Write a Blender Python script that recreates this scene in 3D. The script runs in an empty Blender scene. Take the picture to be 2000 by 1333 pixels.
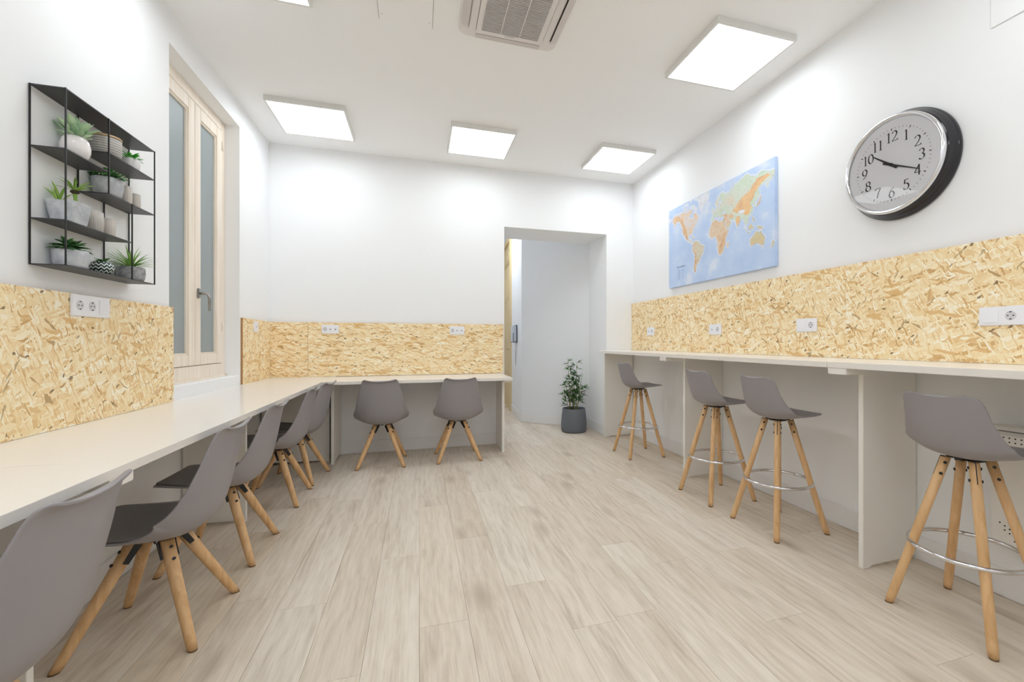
import bpy, bmesh, math, random
from mathutils import Vector, Matrix
from mathutils.geometry import tessellate_polygon
random.seed(11)
PI = math.pi
SC = bpy.context.scene
COL = SC.collection

# ------------------------------------------------------------ camera, world, exposure
XL, XR, YB, ZC = -1.368, 2.464, 4.803, 3.018      # left wall, right wall, back wall, ceiling
cam = bpy.data.cameras.new('camera')
cam.sensor_width = 36
cam.lens = 36 * 861.4 / 2000
cam.shift_x = -0.0395
cam.shift_y = 0.0007
cam.clip_start = 0.02
co = bpy.data.objects.new('camera', cam); COL.objects.link(co)
co.location = (0, 0, 1.12); co.rotation_euler = (PI / 2, 0, -0.294)
SC.camera = co
SC.view_settings.view_transform = 'Standard'
SC.view_settings.look = 'None'
SC.view_settings.gamma = 1
SC.view_settings.use_curve_mapping = False
SC.view_settings.exposure = 0.0
LAMP = 8.05                      # strength of the ceiling panels
HALL_LAMP = 22.0
w = bpy.data.worlds.new('world'); SC.world = w; w.use_nodes = True
w.node_tree.nodes['Background'].inputs[0].default_value = (0.75, 0.85, 1, 1)
w.node_tree.nodes['Background'].inputs[1].default_value = 0.6
SC.cycles.max_bounces = 12
SC.cycles.diffuse_bounces = 8
SC.cycles.sample_clamp_indirect = 6
SC.cycles.use_denoising = True

# ------------------------------------------------------------ material helpers
def lin(c):
    return tuple(((v / 255) / 12.92 if v / 255 <= .04045 else ((v / 255 + .055) / 1.055) ** 2.4) for v in c[:3]) + (1,)
def mat(name, rgb=(200, 200, 200), rough=.5, metal=0, spec=.5, coat=0):
    m = bpy.data.materials.new(name); m.use_nodes = True
    b = m.node_tree.nodes['Principled BSDF']
    b.inputs['Base Color'].default_value = lin(rgb)
    b.inputs['Roughness'].default_value = rough
    b.inputs['Metallic'].default_value = metal
    b.inputs['Specular IOR Level'].default_value = spec
    b.inputs['Coat Weight'].default_value = coat
    return m
class NT:
    def __init__(s, m): s.m = m; s.t = m.node_tree; s.b = s.t.nodes['Principled BSDF']
    def n(s, typ, **kw):
        x = s.t.nodes.new(typ)
        for k, v in kw.items(): setattr(x, k, v)
        return x
    def l(s, a, b): s.t.links.new(a, b)
    def math(s, op, a, b=None, c=None, clamp=False):
        x = s.n('ShaderNodeMath', operation=op); x.use_clamp = clamp
        for i, v in enumerate((a, b, c)):
            if v is None: continue
            if isinstance(v, (int, float)): x.inputs[i].default_value = v
            else: s.l(v, x.inputs[i])
        return x.outputs[0]
    def mix(s, f, a, b, blend='MIX'):
        x = s.n('ShaderNodeMix', data_type='RGBA', blend_type=blend)
        for i, v in ((0, f), (6, a), (7, b)):
            if isinstance(v, (int, float)): x.inputs[i].default_value = v
            elif isinstance(v, tuple): x.inputs[i].default_value = v
            else: s.l(v, x.inputs[i])
        return x.outputs[2]
    def ramp(s, f, stops, interp='LINEAR'):
        x = s.n('ShaderNodeValToRGB'); r = x.color_ramp; r.interpolation = interp
        while len(r.elements) < len(stops): r.elements.new(.5)
        for e, (p, c) in zip(r.elements, stops):
            e.position = p; e.color = lin(c) if not isinstance(c, float) else (c, c, c, 1)
        s.l(f, x.inputs[0]); return x.outputs[0]
    def coords(s): return s.n('ShaderNodeTexCoord').outputs['Object']
    def mapping(s, v, loc=(0, 0, 0), rot=(0, 0, 0), sc=(1, 1, 1)):
        x = s.n('ShaderNodeMapping'); s.l(v, x.inputs[0])
        for i, q in ((1, loc), (2, rot), (3, sc)): x.inputs[i].default_value = q
        return x.outputs[0]
    def noise(s, v, scale=5, detail=3, rough=.5, dist=0, out=0):
        x = s.n('ShaderNodeTexNoise'); s.l(v, x.inputs['Vector'])
        x.inputs['Scale'].default_value = scale; x.inputs['Detail'].default_value = detail
        x.inputs['Roughness'].default_value = rough; x.inputs['Distortion'].default_value = dist
        return x.outputs[out]
    def bump(s, h, strength=.2, dist=.01):
        x = s.n('ShaderNodeBump'); s.l(h, x.inputs['Height'])
        x.inputs['Strength'].default_value = strength; x.inputs['Distance'].default_value = dist
        s.l(x.outputs[0], s.b.inputs['Normal'])
    def rand(s): return s.n('ShaderNodeObjectInfo').outputs['Random']
    def offset(s, v, r, k=37.0):
        c = s.n('ShaderNodeCombineXYZ'); a = s.math('MULTIPLY', r, k)
        for i in range(3): s.l(a, c.inputs[i])
        x = s.n('ShaderNodeVectorMath', operation='ADD'); s.l(v, x.inputs[0]); s.l(c.outputs[0], x.inputs[1])
        return x.outputs[0]

def plaster(name, rgb):
    m = mat(name, rgb, .85, spec=.2); t = NT(m)
    t.bump(t.noise(t.coords(), 90, 3), .04, .002); return m
M_wall = plaster('white_plaster', (242, 243, 244))
M_ceil = plaster('ceiling_plaster', (246, 246, 246))
M_hall = plaster('hall_plaster', (236, 238, 240))
M_base = mat('white_baseboard', (236, 236, 236), .45)

def osb(name, spread):
    m = mat(name, (225, 195, 140), .55, spec=.35); t = NT(m)
    v = t.offset(t.coords(), t.rand())
    sx = t.n('ShaderNodeSeparateXYZ'); t.l(v, sx.inputs[0])
    cb = t.n('ShaderNodeCombineXYZ'); t.l(sx.outputs[0], cb.inputs[0]); t.l(sx.outputs[2], cb.inputs[1])
    v2 = cb.outputs[0]
    nz = t.n('ShaderNodeTexNoise'); t.l(v2, nz.inputs['Vector']); nz.inputs['Scale'].default_value = 26; nz.inputs['Detail'].default_value = 4
    sub = t.n('ShaderNodeVectorMath', operation='SUBTRACT'); t.l(nz.outputs['Color'], sub.inputs[0]); sub.inputs[1].default_value = (.5, .5, .5)
    scl = t.n('ShaderNodeVectorMath', operation='SCALE'); t.l(sub.outputs[0], scl.inputs[0]); scl.inputs['Scale'].default_value = .03
    add = t.n('ShaderNodeVectorMath', operation='ADD'); t.l(v2, add.inputs[0]); t.l(scl.outputs[0], add.inputs[1])
    vd = add.outputs[0]
    rng = random.Random(5)
    col = None; hgt = None
    stops = [(0, (204, 160, 102)), (.1, (230, 194, 138)), (.3, (241, 213, 162)), (.6, (247, 226, 182)), (.85, (251, 236, 202)), (1, (254, 246, 226))]
    N = 11
    order = list(range(N)); rng.shuffle(order)
    for k in order:
        ang = (k / N - .5) * 2 * spread + rng.uniform(-.15, .15)
        L = rng.choice([.045, .06, .08, .11]); W = L / rng.uniform(4.0, 7.5)
        vk = t.mapping(vd, (rng.uniform(0, 9), rng.uniform(0, 9), 0), (0, 0, ang), (1, 1, 1))
        vk = t.mapping(vk, (0, 0, 0), (0, 0, 0), (1 / L, 1 / W, 1))
        vo = t.n('ShaderNodeTexVoronoi', voronoi_dimensions='2D'); t.l(vk, vo.inputs['Vector']); vo.inputs['Scale'].default_value = 1
        sc = t.n('ShaderNodeSeparateColor'); t.l(vo.outputs['Color'], sc.inputs[0])
        gr = t.n('ShaderNodeTexNoise'); t.l(t.mapping(vk, (0, 0, 0), (0, 0, 0), (.5, 4, 1)), gr.inputs['Vector']); gr.inputs['Scale'].default_value = 2.6; gr.inputs['Detail'].default_value = 3
        tone = t.math('ADD', sc.outputs[0], t.math('MULTIPLY', t.math('SUBTRACT', gr.outputs[0], .5), .42))
        ck = t.ramp(tone, stops)
        if col is None: col, hgt = ck, sc.outputs[2]
        else:
            mask = t.math('GREATER_THAN', sc.outputs[1], .66)
            col = t.mix(mask, col, ck)
            hm = t.n('ShaderNodeMix', data_type='FLOAT'); t.l(mask, hm.inputs[0]); t.l(hgt, hm.inputs[2]); t.l(sc.outputs[2], hm.inputs[3]); hgt = hm.outputs[0]
    # rare dark strands and specks
    for k, (L, W, thr, c) in enumerate([(.05, .010, .990, (184, 148, 100)), (.016, .008, .991, (120, 92, 62)), (.075, .016, .965, (226, 184, 122)), (.04, .008, .991, (186, 160, 116))]):
        vk = t.mapping(vd, (k * 3.3, k * 1.7, 0), (0, 0, (.6, -.5, .15, -1.0)[k] * spread / 1.5), (1, 1, 1))
        vk = t.mapping(vk, (0, 0, 0), (0, 0, 0), (1 / L, 1 / W, 1))
        vo = t.n('ShaderNodeTexVoronoi', voronoi_dimensions='2D'); t.l(vk, vo.inputs['Vector']); vo.inputs['Scale'].default_value = 1
        sc = t.n('ShaderNodeSeparateColor'); t.l(vo.outputs['Color'], sc.inputs[0])
        col = t.mix(t.math('MULTIPLY', t.math('GREATER_THAN', sc.outputs[0], thr), .85), col, lin(c))
    t.l(col, t.b.inputs['Base Color']); t.bump(hgt, .25, .002)
    return m
M_osb = osb('osb_side', 1.5)
M_osbh = osb('osb_back', .5)
M_edge = mat('osb_cut_edge', (176, 132, 84), .8)

def floorwood():
    m = mat('oak_plank', (205, 188, 165), .42, spec=.4); t = NT(m)
    r = t.rand(); v = t.offset(t.coords(), r, 53)
    warp = t.noise(t.mapping(v, sc=(3.5, .9, 1)), 1.6, 2)
    wv = t.math('MULTIPLY', warp, 1.0)
    sx = t.n('ShaderNodeSeparateXYZ'); t.l(v, sx.inputs[0])
    rings = t.math('SINE', t.math('ADD', t.math('MULTIPLY', sx.outputs[0], 130), t.math('MULTIPLY', wv, 30)))
    fine = t.noise(t.mapping(v, sc=(60, 2.2, 1)), 2.2, 6, .65)
    broad = t.noise(t.mapping(v, sc=(7, .8, 1)), 1.5, 3)
    fig = t.noise(t.mapping(v, sc=(22, 3.2, 1)), 1.0, 4, .6, 1.2)
    f = t.math('ADD', t.math('MULTIPLY', rings, .03), t.math('ADD', t.math('MULTIPLY', fine, .42), t.math('ADD', t.math('MULTIPLY', broad, .32), t.math('MULTIPLY', fig, .32))))
    c = t.ramp(f, [(.34, (190, 175, 156)), (.46, (213, 201, 185)), (.56, (225, 214, 199)), (.72, (236, 227, 215))])
    vo = t.n('ShaderNodeTexVoronoi'); t.l(t.mapping(v, sc=(3.4, 1.3, .01)), vo.inputs['Vector']); vo.inputs['Scale'].default_value = 1.0
    kn = t.math('MULTIPLY', t.math('SUBTRACT', 1, t.math('MULTIPLY', vo.outputs['Distance'], 5.0), clamp=True), t.math('ADD', t.math('MULTIPLY', fine, 1.2), .1), clamp=True)
    c = t.mix(t.math('MULTIPLY', kn, .9), c, lin((158, 138, 118)))
    tint = t.ramp(r, [(0, (246, 242, 237)), (.5, (251, 249, 246)), (.85, (255, 255, 255)), (1, (245, 237, 224))])
    c = t.mix(1.0, c, tint, 'MULTIPLY')
    t.l(c, t.b.inputs['Base Color'])
    t.l(t.math('ADD', .34, t.math('MULTIPLY', fine, .22)), t.b.inputs['Roughness'])
    t.bump(fine, .12, .002)
    return m
M_floor = floorwood()
M_joint = mat('plank_joint', (192, 174, 152), .9)

def wood(name, a, b, axis=2, rough=.45, k=1.0):
    m = mat(name, a, rough, spec=.4); t = NT(m)
    v = t.offset(t.coords(), t.rand(), 11)
    s = [26 * k, 26 * k, 26 * k]; s[axis] = 1.6 * k
    f = t.noise(t.mapping(v, sc=tuple(s)), 1.6, 4, .55, .4)
    c = t.ramp(f, [(.3, b), (.6, a)])
    t.l(c, t.b.inputs['Base Color']); t.bump(f, .06, .002); return m
M_leg = wood('beech_leg', (226, 186, 138), (206, 162, 112))
M_pine = wood('pale_pine', (243, 233, 220), (234, 220, 202), 2, .5, .8)
M_door = wood('door_wood', (226, 206, 160), (208, 184, 134), 2, .5, .6)
M_lid = wood('lid_wood', (206, 178, 140), (184, 152, 112), 0, .5, 2)
M_top = mat('white_laminate', (238, 234, 229), .22, spec=.5)
M_panel = mat('white_board', (238, 235, 229), .4)
M_shell = mat('grey_polypropylene', (150, 146, 149), .42, spec=.45)
M_pad = mat('dark_grey_pad', (128, 124, 123), .55, spec=.3)
M_black = mat('black_metal', (22, 22, 24), .45)
M_shelf = mat('charcoal_steel', (52, 50, 52), .42)
M_chrome = mat('chrome', (225, 225, 228), .12, 1)
M_steel = mat('brushed_steel', (160, 158, 155), .35, 1)
M_plas = mat('white_plastic', (240, 240, 244), .3)
M_socket = mat('socket_insert', (214, 214, 218), .4)
M_dark = mat('dark_hole', (28, 28, 30), .7)
M_rub = mat('rubber_foot', (120, 92, 64), .8)
def emis(name, rgb, s):
    m = bpy.data.materials.new(name); m.use_nodes = True; nt = m.node_tree; nt.nodes.clear()
    e = nt.nodes.new('ShaderNodeEmission'); o = nt.nodes.new('ShaderNodeOutputMaterial')
    e.inputs[0].default_value = lin(rgb); e.inputs[1].default_value = s; nt.links.new(e.outputs[0], o.inputs[0]); return m
M_lamp = emis('lit_diffuser', (242, 249, 255), LAMP)
M_lamph = emis('lit_hall_diffuser', (240, 246, 255), HALL_LAMP)
M_frame = mat('lamp_frame_white', (226, 225, 222), .4)

# ------------------------------------------------------------ geometry helpers
class MB:
    def __init__(s): s.v = []; s.f = []; s.mi = []; s.sm = []
    def add(s, vs, fs, mi=0, smooth=False):
        o = len(s.v); s.v += [tuple(q) for q in vs]; s.f += [tuple(i + o for i in f) for f in fs]
        s.mi += [mi] * len(fs); s.sm += [smooth] * len(fs); return s
    def box(s, x0, x1, y0, y1, z0, z1, mi=0):
        vs = [(x, y, z) for z in (z0, z1) for y in (y0, y1) for x in (x0, x1)]
        return s.add(vs, [(0, 2, 3, 1), (4, 5, 7, 6), (0, 1, 5, 4), (2, 6, 7, 3), (0, 4, 6, 2), (1, 3, 7, 5)], mi)
    def prism(s, pts, z0, z1, axis='z', mi=0):
        n = len(pts)
        def P(a, b, c):
            return {'z': (a, b, c), 'y': (a, c, b), 'x': (c, a, b)}[axis]
        vs = [P(p[0], p[1], z0) for p in pts] + [P(p[0], p[1], z1) for p in pts]
        fs = [tuple(range(n))[::-1], tuple(range(n, 2 * n))] + [(i, (i + 1) % n, (i + 1) % n + n, i + n) for i in range(n)]
        return s.add(vs, fs, mi)
    def tube(s, pts, r, n=10, mi=0, caps=True, flat_ends=False):
        pts = [Vector(p) for p in pts]; rs = r if isinstance(r, (list, tuple)) else [r] * len(pts)
        rings = []; up = Vector((0, 0, 1))
        for i, p in enumerate(pts):
            d = (pts[min(i + 1, len(pts) - 1)] - pts[max(i - 1, 0)]).normalized()
            if i == 0:
                a = d.cross(up) if abs(d.dot(up)) < .95 else d.cross(Vector((1, 0, 0)))
                a.normalize()
            else:
                a = (a - d * a.dot(d)).normalized()
            b = d.cross(a).normalized()
            ring = []
            for k in range(n):
                q = p + (a * math.cos(2 * PI * k / n) + b * math.sin(2 * PI * k / n)) * rs[i]
                if flat_ends and i in (0, len(pts) - 1): q = q + d * ((p.z - q.z) / d.z)
                ring.append(q)
            rings.append(ring)
        vs = [q for g in rings for q in g]
        fs = [(i * n + k, i * n + (k + 1) % n, (i + 1) * n + (k + 1) % n, (i + 1) * n + k) for i in range(len(pts) - 1) for k in range(n)]
        s.add(vs, fs, mi, True)
        if caps:
            o = len(s.v) - len(vs)
            s.f += [tuple(o + k for k in range(n))[::-1], tuple(o + (len(pts) - 1) * n + k for k in range(n))]; s.mi += [mi] * 2; s.sm += [False] * 2
        return s
    def lathe(s, prof, n=32, mi=0, c=(0, 0, 0), fn=None, smooth=True):
        vs = []
        for r, z in prof:
            for k in range(n):
                a = 2 * PI * k / n; rr = r * (fn(a, z) if fn else 1)
                vs.append((c[0] + rr * math.cos(a), c[1] + rr * math.sin(a), c[2] + z))
        fs = [(i * n + k, i * n + (k + 1) % n, (i + 1) * n + (k + 1) % n, (i + 1) * n + k) for i in range(len(prof) - 1) for k in range(n)]
        s.add(vs, fs, mi, smooth); o = len(s.v) - len(vs)
        s.f += [tuple(o + k for k in range(n))[::-1], tuple(o + (len(prof) - 1) * n + k for k in range(n))]; s.mi += [mi] * 2; s.sm += [False] * 2
        return s
    def torus(s, R, r, c=(0, 0, 0), n=48, m=10, mi=0):
        vs = []
        for i in range(n):
            a = 2 * PI * i / n
            for k in range(m):
                b = 2 * PI * k / m; q = R + r * math.cos(b)
                vs.append((c[0] + q * math.cos(a), c[1] + q * math.sin(a), c[2] + r * math.sin(b)))
        fs = [(i * m + k, ((i + 1) % n) * m + k, ((i + 1) % n) * m + (k + 1) % m, i * m + (k + 1) % m) for i in range(n) for k in range(m)]
        return s.add(vs, fs, mi, True)
    def mesh(s, name, mats):
        me = bpy.data.meshes.new(name); me.from_pydata(s.v, [], s.f)
        for m in (mats if isinstance(mats, (list, tuple)) else [mats]): me.materials.append(m)
        me.polygons.foreach_set('material_index', s.mi); me.polygons.foreach_set('use_smooth', s.sm)
        me.update(); return me

def link(name, me, parent=None, loc=None, rot=None):
    o = bpy.data.objects.new(name, me); COL.objects.link(o)
    if parent: o.parent = parent
    if loc is not None: o.location = loc
    if rot is not None: o.rotation_euler = rot
    return o
def obj(name, mb, m, parent=None, loc=None, rot=None, bevel=0, seg=2):
    o = link(name, mb.mesh(name, m), parent, loc, rot)
    if bevel:
        b = bmesh.new(); b.from_mesh(o.data); b.normal_update()
        ed = [e for e in b.edges if len(e.link_faces) == 2 and e.calc_face_angle(0) > .6]
        bmesh.ops.bevel(b, geom=ed, offset=bevel, segments=seg, affect='EDGES', clamp_overlap=True)
        b.to_mesh(o.data); b.free()
    return o
def bake(o):
    dg = bpy.context.evaluated_depsgraph_get(); me = bpy.data.meshes.new_from_object(o.evaluated_get(dg))
    old = o.data; o.modifiers.clear(); o.data = me; return o
def tag(o, label, cat, group=None, kind=None):
    if label: o['label'] = label
    if cat: o['category'] = cat
    if group: o['group'] = group
    if kind: o['kind'] = kind
    return o
def thing(name, label, cat, loc=(0, 0, 0), rz=0, group=None):
    o = link(name, None, None, loc, (0, 0, rz)); o.empty_display_size = .1
    return tag(o, label, cat, group)
def struct(name, mb, m, bevel=0, loc=None, rot=None):
    o = obj(name, mb, m, None, loc, rot, bevel); o['kind'] = 'structure'; return o
def copy_tree(src, loc, rz, label):
    r = src.copy(); COL.objects.link(r); r.location = loc; r.rotation_euler = (0, 0, rz); r['label'] = label
    for ch in list(src.children):
        c = ch.copy(); COL.objects.link(c); c.parent = r
        for g in list(ch.children):
            d = g.copy(); COL.objects.link(d); d.parent = c
    return r

# ------------------------------------------------------------ room shell
YN = -1.8                                     # wall behind the camera
WY0, WY1, WZ0, WZ1 = 3.05, 4.086, .85, 2.835   # window recess
wl = MB()
wl.box(XL - .45, XL, YN - .2, WY0, 0, ZC); wl.box(XL - .45, XL, WY1, YB + .55, 0, ZC)
wl.box(XL - .45, XL, WY0, WY1, 0, WZ0); wl.box(XL - .45, XL, WY0, WY1, WZ1, ZC)
struct('wall_left', wl, M_wall)
DX0, DX1, DZ = .90, 2.122, 2.388
wb = MB()
wb.box(XL, DX0, YB, YB + .55, 0, ZC); wb.box(DX1, XR + .2, YB, YB + .55, 0, ZC); wb.box(DX0, DX1, YB, YB + .55, DZ, ZC)
struct('wall_back', wb, M_wall)
wr = MB(); wr.box(XR, XR + .2, YN - .2, YB, 0, ZC); struct('wall_right', wr, M_wall)
wn = MB(); wn.box(XL, XR, YN - .2, YN, 0, ZC); struct('wall_near', wn, M_wall)
cl = MB(); cl.box(XL - .45, XR + .2, YN - .2, YB + .55, ZC, ZC + .15); struct('ceiling', cl, M_ceil)
# hallway beyond the opening
H0, H1, H2 = (1.372, 6.018), (1.43, 7.03), (1.485, 7.95)
hw = MB()
hw.prism([(2.122, 5.353), (2.40, 5.353), (1.60, 6.06), H0], 0, ZC)
struct('wall_hall_diagonal', hw, M_hall)
hw = MB(); hw.prism([H0, (1.60, 6.06), (1.66, 7.03), H1], 0, ZC); hw.prism([H1, (1.66, 7.03), (1.70, 8.1), (1.49, 8.1)], 2.86, ZC); hw.prism([H2, (1.69, 7.95), (1.70, 8.1), (1.49, 8.1)], 0, 2.86)
struct('wall_hall_right', hw, M_hall)
hw = MB(); hw.box(.1, .25, YB + .55, 8.1, 0, ZC); struct('wall_hall_left', hw, M_hall)
hw = MB(); hw.box(.1, 1.70, 8.1, 8.25, 0, ZC); struct('wall_hall_end', hw, M_hall)
hw = MB(); hw.box(.1, 2.5, YB + .55, 8.25, ZC, ZC + .15); struct('ceiling_hall', hw, M_ceil)

# floor: base and planks
fb = MB(); fb.box(XL - .45, XR + .2, YN - .2, 8.25, -.12, -.008)
floor = struct('floor', fb, M_joint)
PW = .19; G = .0005
known = {2: [2.915], 4: [3.11, 1.80], 7: [1.62], 10: [1.98], 13: [2.385], 0: [2.2], 1: [3.4, 2.12], 3: [2.42, 3.76], 5: [2.55, 1.22], 6: [3.3, 2.02], 8: [2.95], 9: [3.55, 2.3], 11: [2.75, 1.4], 12: [3.3, 1.95]}
x0 = .002 - 4 * PW; cidx = 0
cols = []
x = .002
while x > XL: x -= PW
k0 = round((x - .002) / PW)
col_i = 0
planks = 0
for k in range(k0, 40):
    a = .002 + k * PW; b = a + PW
    if a > XR: break
    key = k + 4
    js = known.get(key, [random.uniform(.5, 3)])
    j = js[0]; L = 1.31
    cuts = [j]
    y = j
    while y > YN: y -= L; cuts.append(y)
    y = j
    while y < 8.1: y += L; cuts.append(y)
    cuts = sorted(cuts)
    aa, bb = max(a, XL) + G, min(b, XR) - G
    if bb - aa < .01: continue
    for c0, c1 in zip(cuts, cuts[1:]):
        y0, y1 = max(c0, YN) + G, min(c1, 8.1) - G
        if y1 - y0 < .02: continue
        ax, bx = aa, bb
        if y0 > YB:                       # hallway strip only
            if bb < .25 or aa > 2.12: continue
            ax, bx = max(aa, .25), bb
        elif y1 > YB and (bb < DX0 or aa > DX1): y1 = YB
        m = MB(); m.box(-(bx - ax) / 2, (bx - ax) / 2, -(y1 - y0) / 2, (y1 - y0) / 2, -.009, 0)
        obj('plank', m, M_floor, floor, ((ax + bx) / 2, (y0 + y1) / 2, 0)); planks += 1

def baseboard(name, p0, p1, side, h=.125, t=.012):
    p0, p1 = Vector(p0), Vector(p1); d = (p1 - p0).normalized(); n = Vector((-d.y, d.x)) * side * t
    m = MB(); m.prism([tuple(p0), tuple(p1), tuple(p1 + n), tuple(p0 + n)], 0.0005, h)
    struct(name, m, M_base, .004)
baseboard('baseboard_left', (XL, YN + .013), (XL, YB - .013), -1)
baseboard('baseboard_back', (XL + .013, YB), (DX0 - .001, YB), -1)
baseboard('baseboard_right', (XR, YN + .013), (XR, YB - .001), 1)
baseboard('baseboard_near', (XL + .013, YN), (XR - .013, YN), 1)
baseboard('baseboard_back_corner', (DX1, YB), (XR - .013, YB), -1)
baseboard('baseboard_jamb', (DX1, YB + .001), (DX1, 5.34), 1)
baseboard('baseboard_hall_diagonal', (2.11, 5.363), (H0[0] - .002, H0[1] - .004), 1)
baseboard('baseboard_hall', (H0[0] - .004, H0[1] - .004), (H1[0] - .002, H1[1] - .06), 1)

# hallway door on the angled right wall (tall panelled door)
dd = Vector((H2[0] - H1[0], H2[1] - H1[1])); ang = math.atan2(dd.y, dd.x); DL = dd.length
door = link('door_1', None, None, (H1[0], H1[1], 0), (0, 0, ang)); door['kind'] = 'structure'
m = MB()      # local x along the door, local y>0 into the hallway
m.box(-.06, .03, -.02, .03, 0, 2.84); m.box(DL - .03, DL, -.02, .03, 0, 2.84); m.box(.03, DL - .03, -.02, .03, 2.76, 2.84)
obj('door_frame', m, M_door, door, bevel=.004)
m = MB(); m.box(.032, DL - .032, -.03, .0, .004, 2.755); leaf = obj('door_leaf', m, M_door, door)
for za, zb in ((.12, .42), (.52, 1.02), (1.12, 1.72), (1.82, 2.32), (2.42, 2.66)):
    m = MB(); m.box(.10, DL - .10, .001, .012, za, zb); m.box(.14, DL - .14, .012, .018, za + .04, zb - .04)
    obj('door_panel', m, M_door, leaf, bevel=.004)
m = MB(); m.box(.05, .075, .001, .006, .84, 1.06); m.tube([(.062, .006, 1.0), (.062, .05, 1.0), (.15, .055, 1.0)], .007, 8)
obj('door_handle', m, M_steel, door)

# wall hand dispenser and switch beside the hallway door
th = thing('hand_dispenser', 'pale grey box dispenser with dark rim on the hallway wall inside the doorway', 'dispenser', (1.393, 6.50, 1.12), math.atan2(H1[1] - H0[1], H1[0] - H0[0]))
m = MB(); m.box(-.12, .12, .0, .06, 0, .24); obj('housing', m, mat('dispenser_grey', (206, 212, 220), .35), th, bevel=.008)
m = MB(); m.box(-.121, .13, -.001, .012, -.012, .25); m.box(-.122, .12, .012, .062, -.012, -.001); m.box(-.123, -.1205, .052, .062, 0, .13); obj('rim', m, mat('dispenser_rim', (84, 92, 112), .4), th)
m = MB(); m.box(.03, .12, .0, .004, -.35, -.14); obj('notice_sheet', m, M_plas, th)

# ------------------------------------------------------------ window in the left wall
FX = -1.463
win = link('window_1', None, None, (FX, WY0, WZ0), None); win['kind'] = 'structure'
# local: x depth (0 = frame face), y along, z up
WW, WH = WY1 - WY0, WZ1 - WZ0
fr = MB()
fr.box(-.06, -.004, 0, .068, 0, WH); fr.box(-.06, -.004, WW - .068, WW, 0, WH)
fr.box(-.06, -.004, .068, WW - .068, 0, .104); fr.box(-.06, -.004, .068, WW - .068, WH - .075, WH)
obj('window_frame', fr, M_pine, win, bevel=.003)
m = MB(); m.box(-.004, .012, .002, WW - .002, 0.0, .018); obj('window_sill_strip', m, M_pine, win, bevel=.002)
M_glass = mat('frosted_glass', (176, 186, 188), .45, spec=.5)
t = NT(M_glass)
gtc = t.coords(); sx = t.n('ShaderNodeSeparateXYZ'); t.l(gtc, sx.inputs[0])
t.b.inputs['Transmission Weight'].default_value = .35
for nm, ya, yb_ in (('left', .071, .534), ('right', .539, WW - .071)):
    cs = link('casement', None, win); cs['label'] = 'pale wood casement, ' + nm + ' of the pair'
    z0, z1 = .108, WH - .079; s = .083
    m = MB(); m.box(-.045, 0, ya, ya + s, z0, z1); m.box(-.045, 0, yb_ - s, yb_, z0, z1)
    m.box(-.045, 0, ya + s, yb_ - s, z0, z0 + s - .008); m.box(-.045, 0, ya + s, yb_ - s, z1 - s, z1)
    obj('casement_frame', m, M_pine, cs, bevel=.003)
    m = MB(); b0 = .011
    a1, b1, c1, d1 = ya + s, yb_ - s, z0 + s - .008, z1 - s
    m.box(-.03, -.007, a1, a1 + b0, c1, d1); m.box(-.03, -.007, b1 - b0, b1, c1, d1); m.box(-.03, -.007, a1 + b0, b1 - b0, c1, c1 + b0); m.box(-.03, -.007, a1 + b0, b1 - b0, d1 - b0, d1)
    obj('glazing_bead', m, M_pine, cs, bevel=.002)
    m = MB(); m.box(-.026, -.020, a1 + .002, b1 - .002, c1 + .002, d1 - .002); obj('pane', m, M_glass, cs)
hd = link('window_handle', None, win); hd['label'] = 'brushed steel window handle'
hy, hz = .578, .605
m = MB(); m.box(0.0, .012, hy - .014, hy + .014, hz - .035, hz + .035); obj('handle_plate', m, M_steel, hd, bevel=.004)
m = MB(); m.tube([(.010, hy, hz), (.045, hy, hz), (.058, hy + .004, hz - .006), (.064, hy + .01, hz - .03), (.064, hy + .012, hz - .12)], [.009, .009, .009, .009, .0075], 12)
obj('handle_lever', m, M_steel, hd)
m = MB()
for q in (.35, 1.75): m.tube([(.006, WW - .070, q), (.006, WW - .070, q + .07)], .006, 8)
obj('hinge', m, M_pine, win)
# daylight side: wall of a light well outside
m = MB(); m.box(-2.9, -2.8, 2.3, 5.0, -.1, 3.4); struct('wall_light_well', m, M_wall)

# ------------------------------------------------------------ OSB panelling
def osb_board(label, length, height, loc, rz, matr, label_group='chipboard wall panelling'):
    # local x length, local y thickness (front at y=-.015 .. 0 against wall), z up
    m = MB(); T = .015
    m.box(0, length, -T, 0, 0, height)
    me = m.mesh('osb_board', [matr, M_edge])
    for p in me.polygons:
        if abs(p.normal.y) < .5: p.material_index = 1
    o = link('osb_board', me, None, loc, (0, 0, rz)); tag(o, label, 'wall panel', label_group)
    return o
ZT = .777
# back wall: x along +X, front faces -Y
osb_board('narrow oriented strand board panel at the left end of the back wall', -1.034 - (XL + .016), 1.309 - ZT, (XL + .016, YB - .0005, ZT), 0, M_osbh)
osb_board('long oriented strand board panel above the back desk, holding two sockets', .885 + 1.032, 1.309 - ZT, (-1.032, YB - .0005, ZT), 0, M_osbh)
# left wall: front faces +X ; rz=+90 -> local x -> +Y, local -y -> +X
osb_board('large strand board panel on the left wall below the plant shelf', 3.064 - .62, 1.318 - ZT, (XL + .0005, .62, ZT), PI / 2, M_osb)
osb_board('strand board panel on the left wall nearest the camera edge', .618 + .9, 1.318 - ZT, (XL + .0005, -.9, ZT), PI / 2, M_osb)
osb_board('short strand board panel between window and back corner', YB - .017 - 4.107, 1.312 - ZT, (XL + .0005, 4.107, ZT), PI / 2, M_osb)
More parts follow.
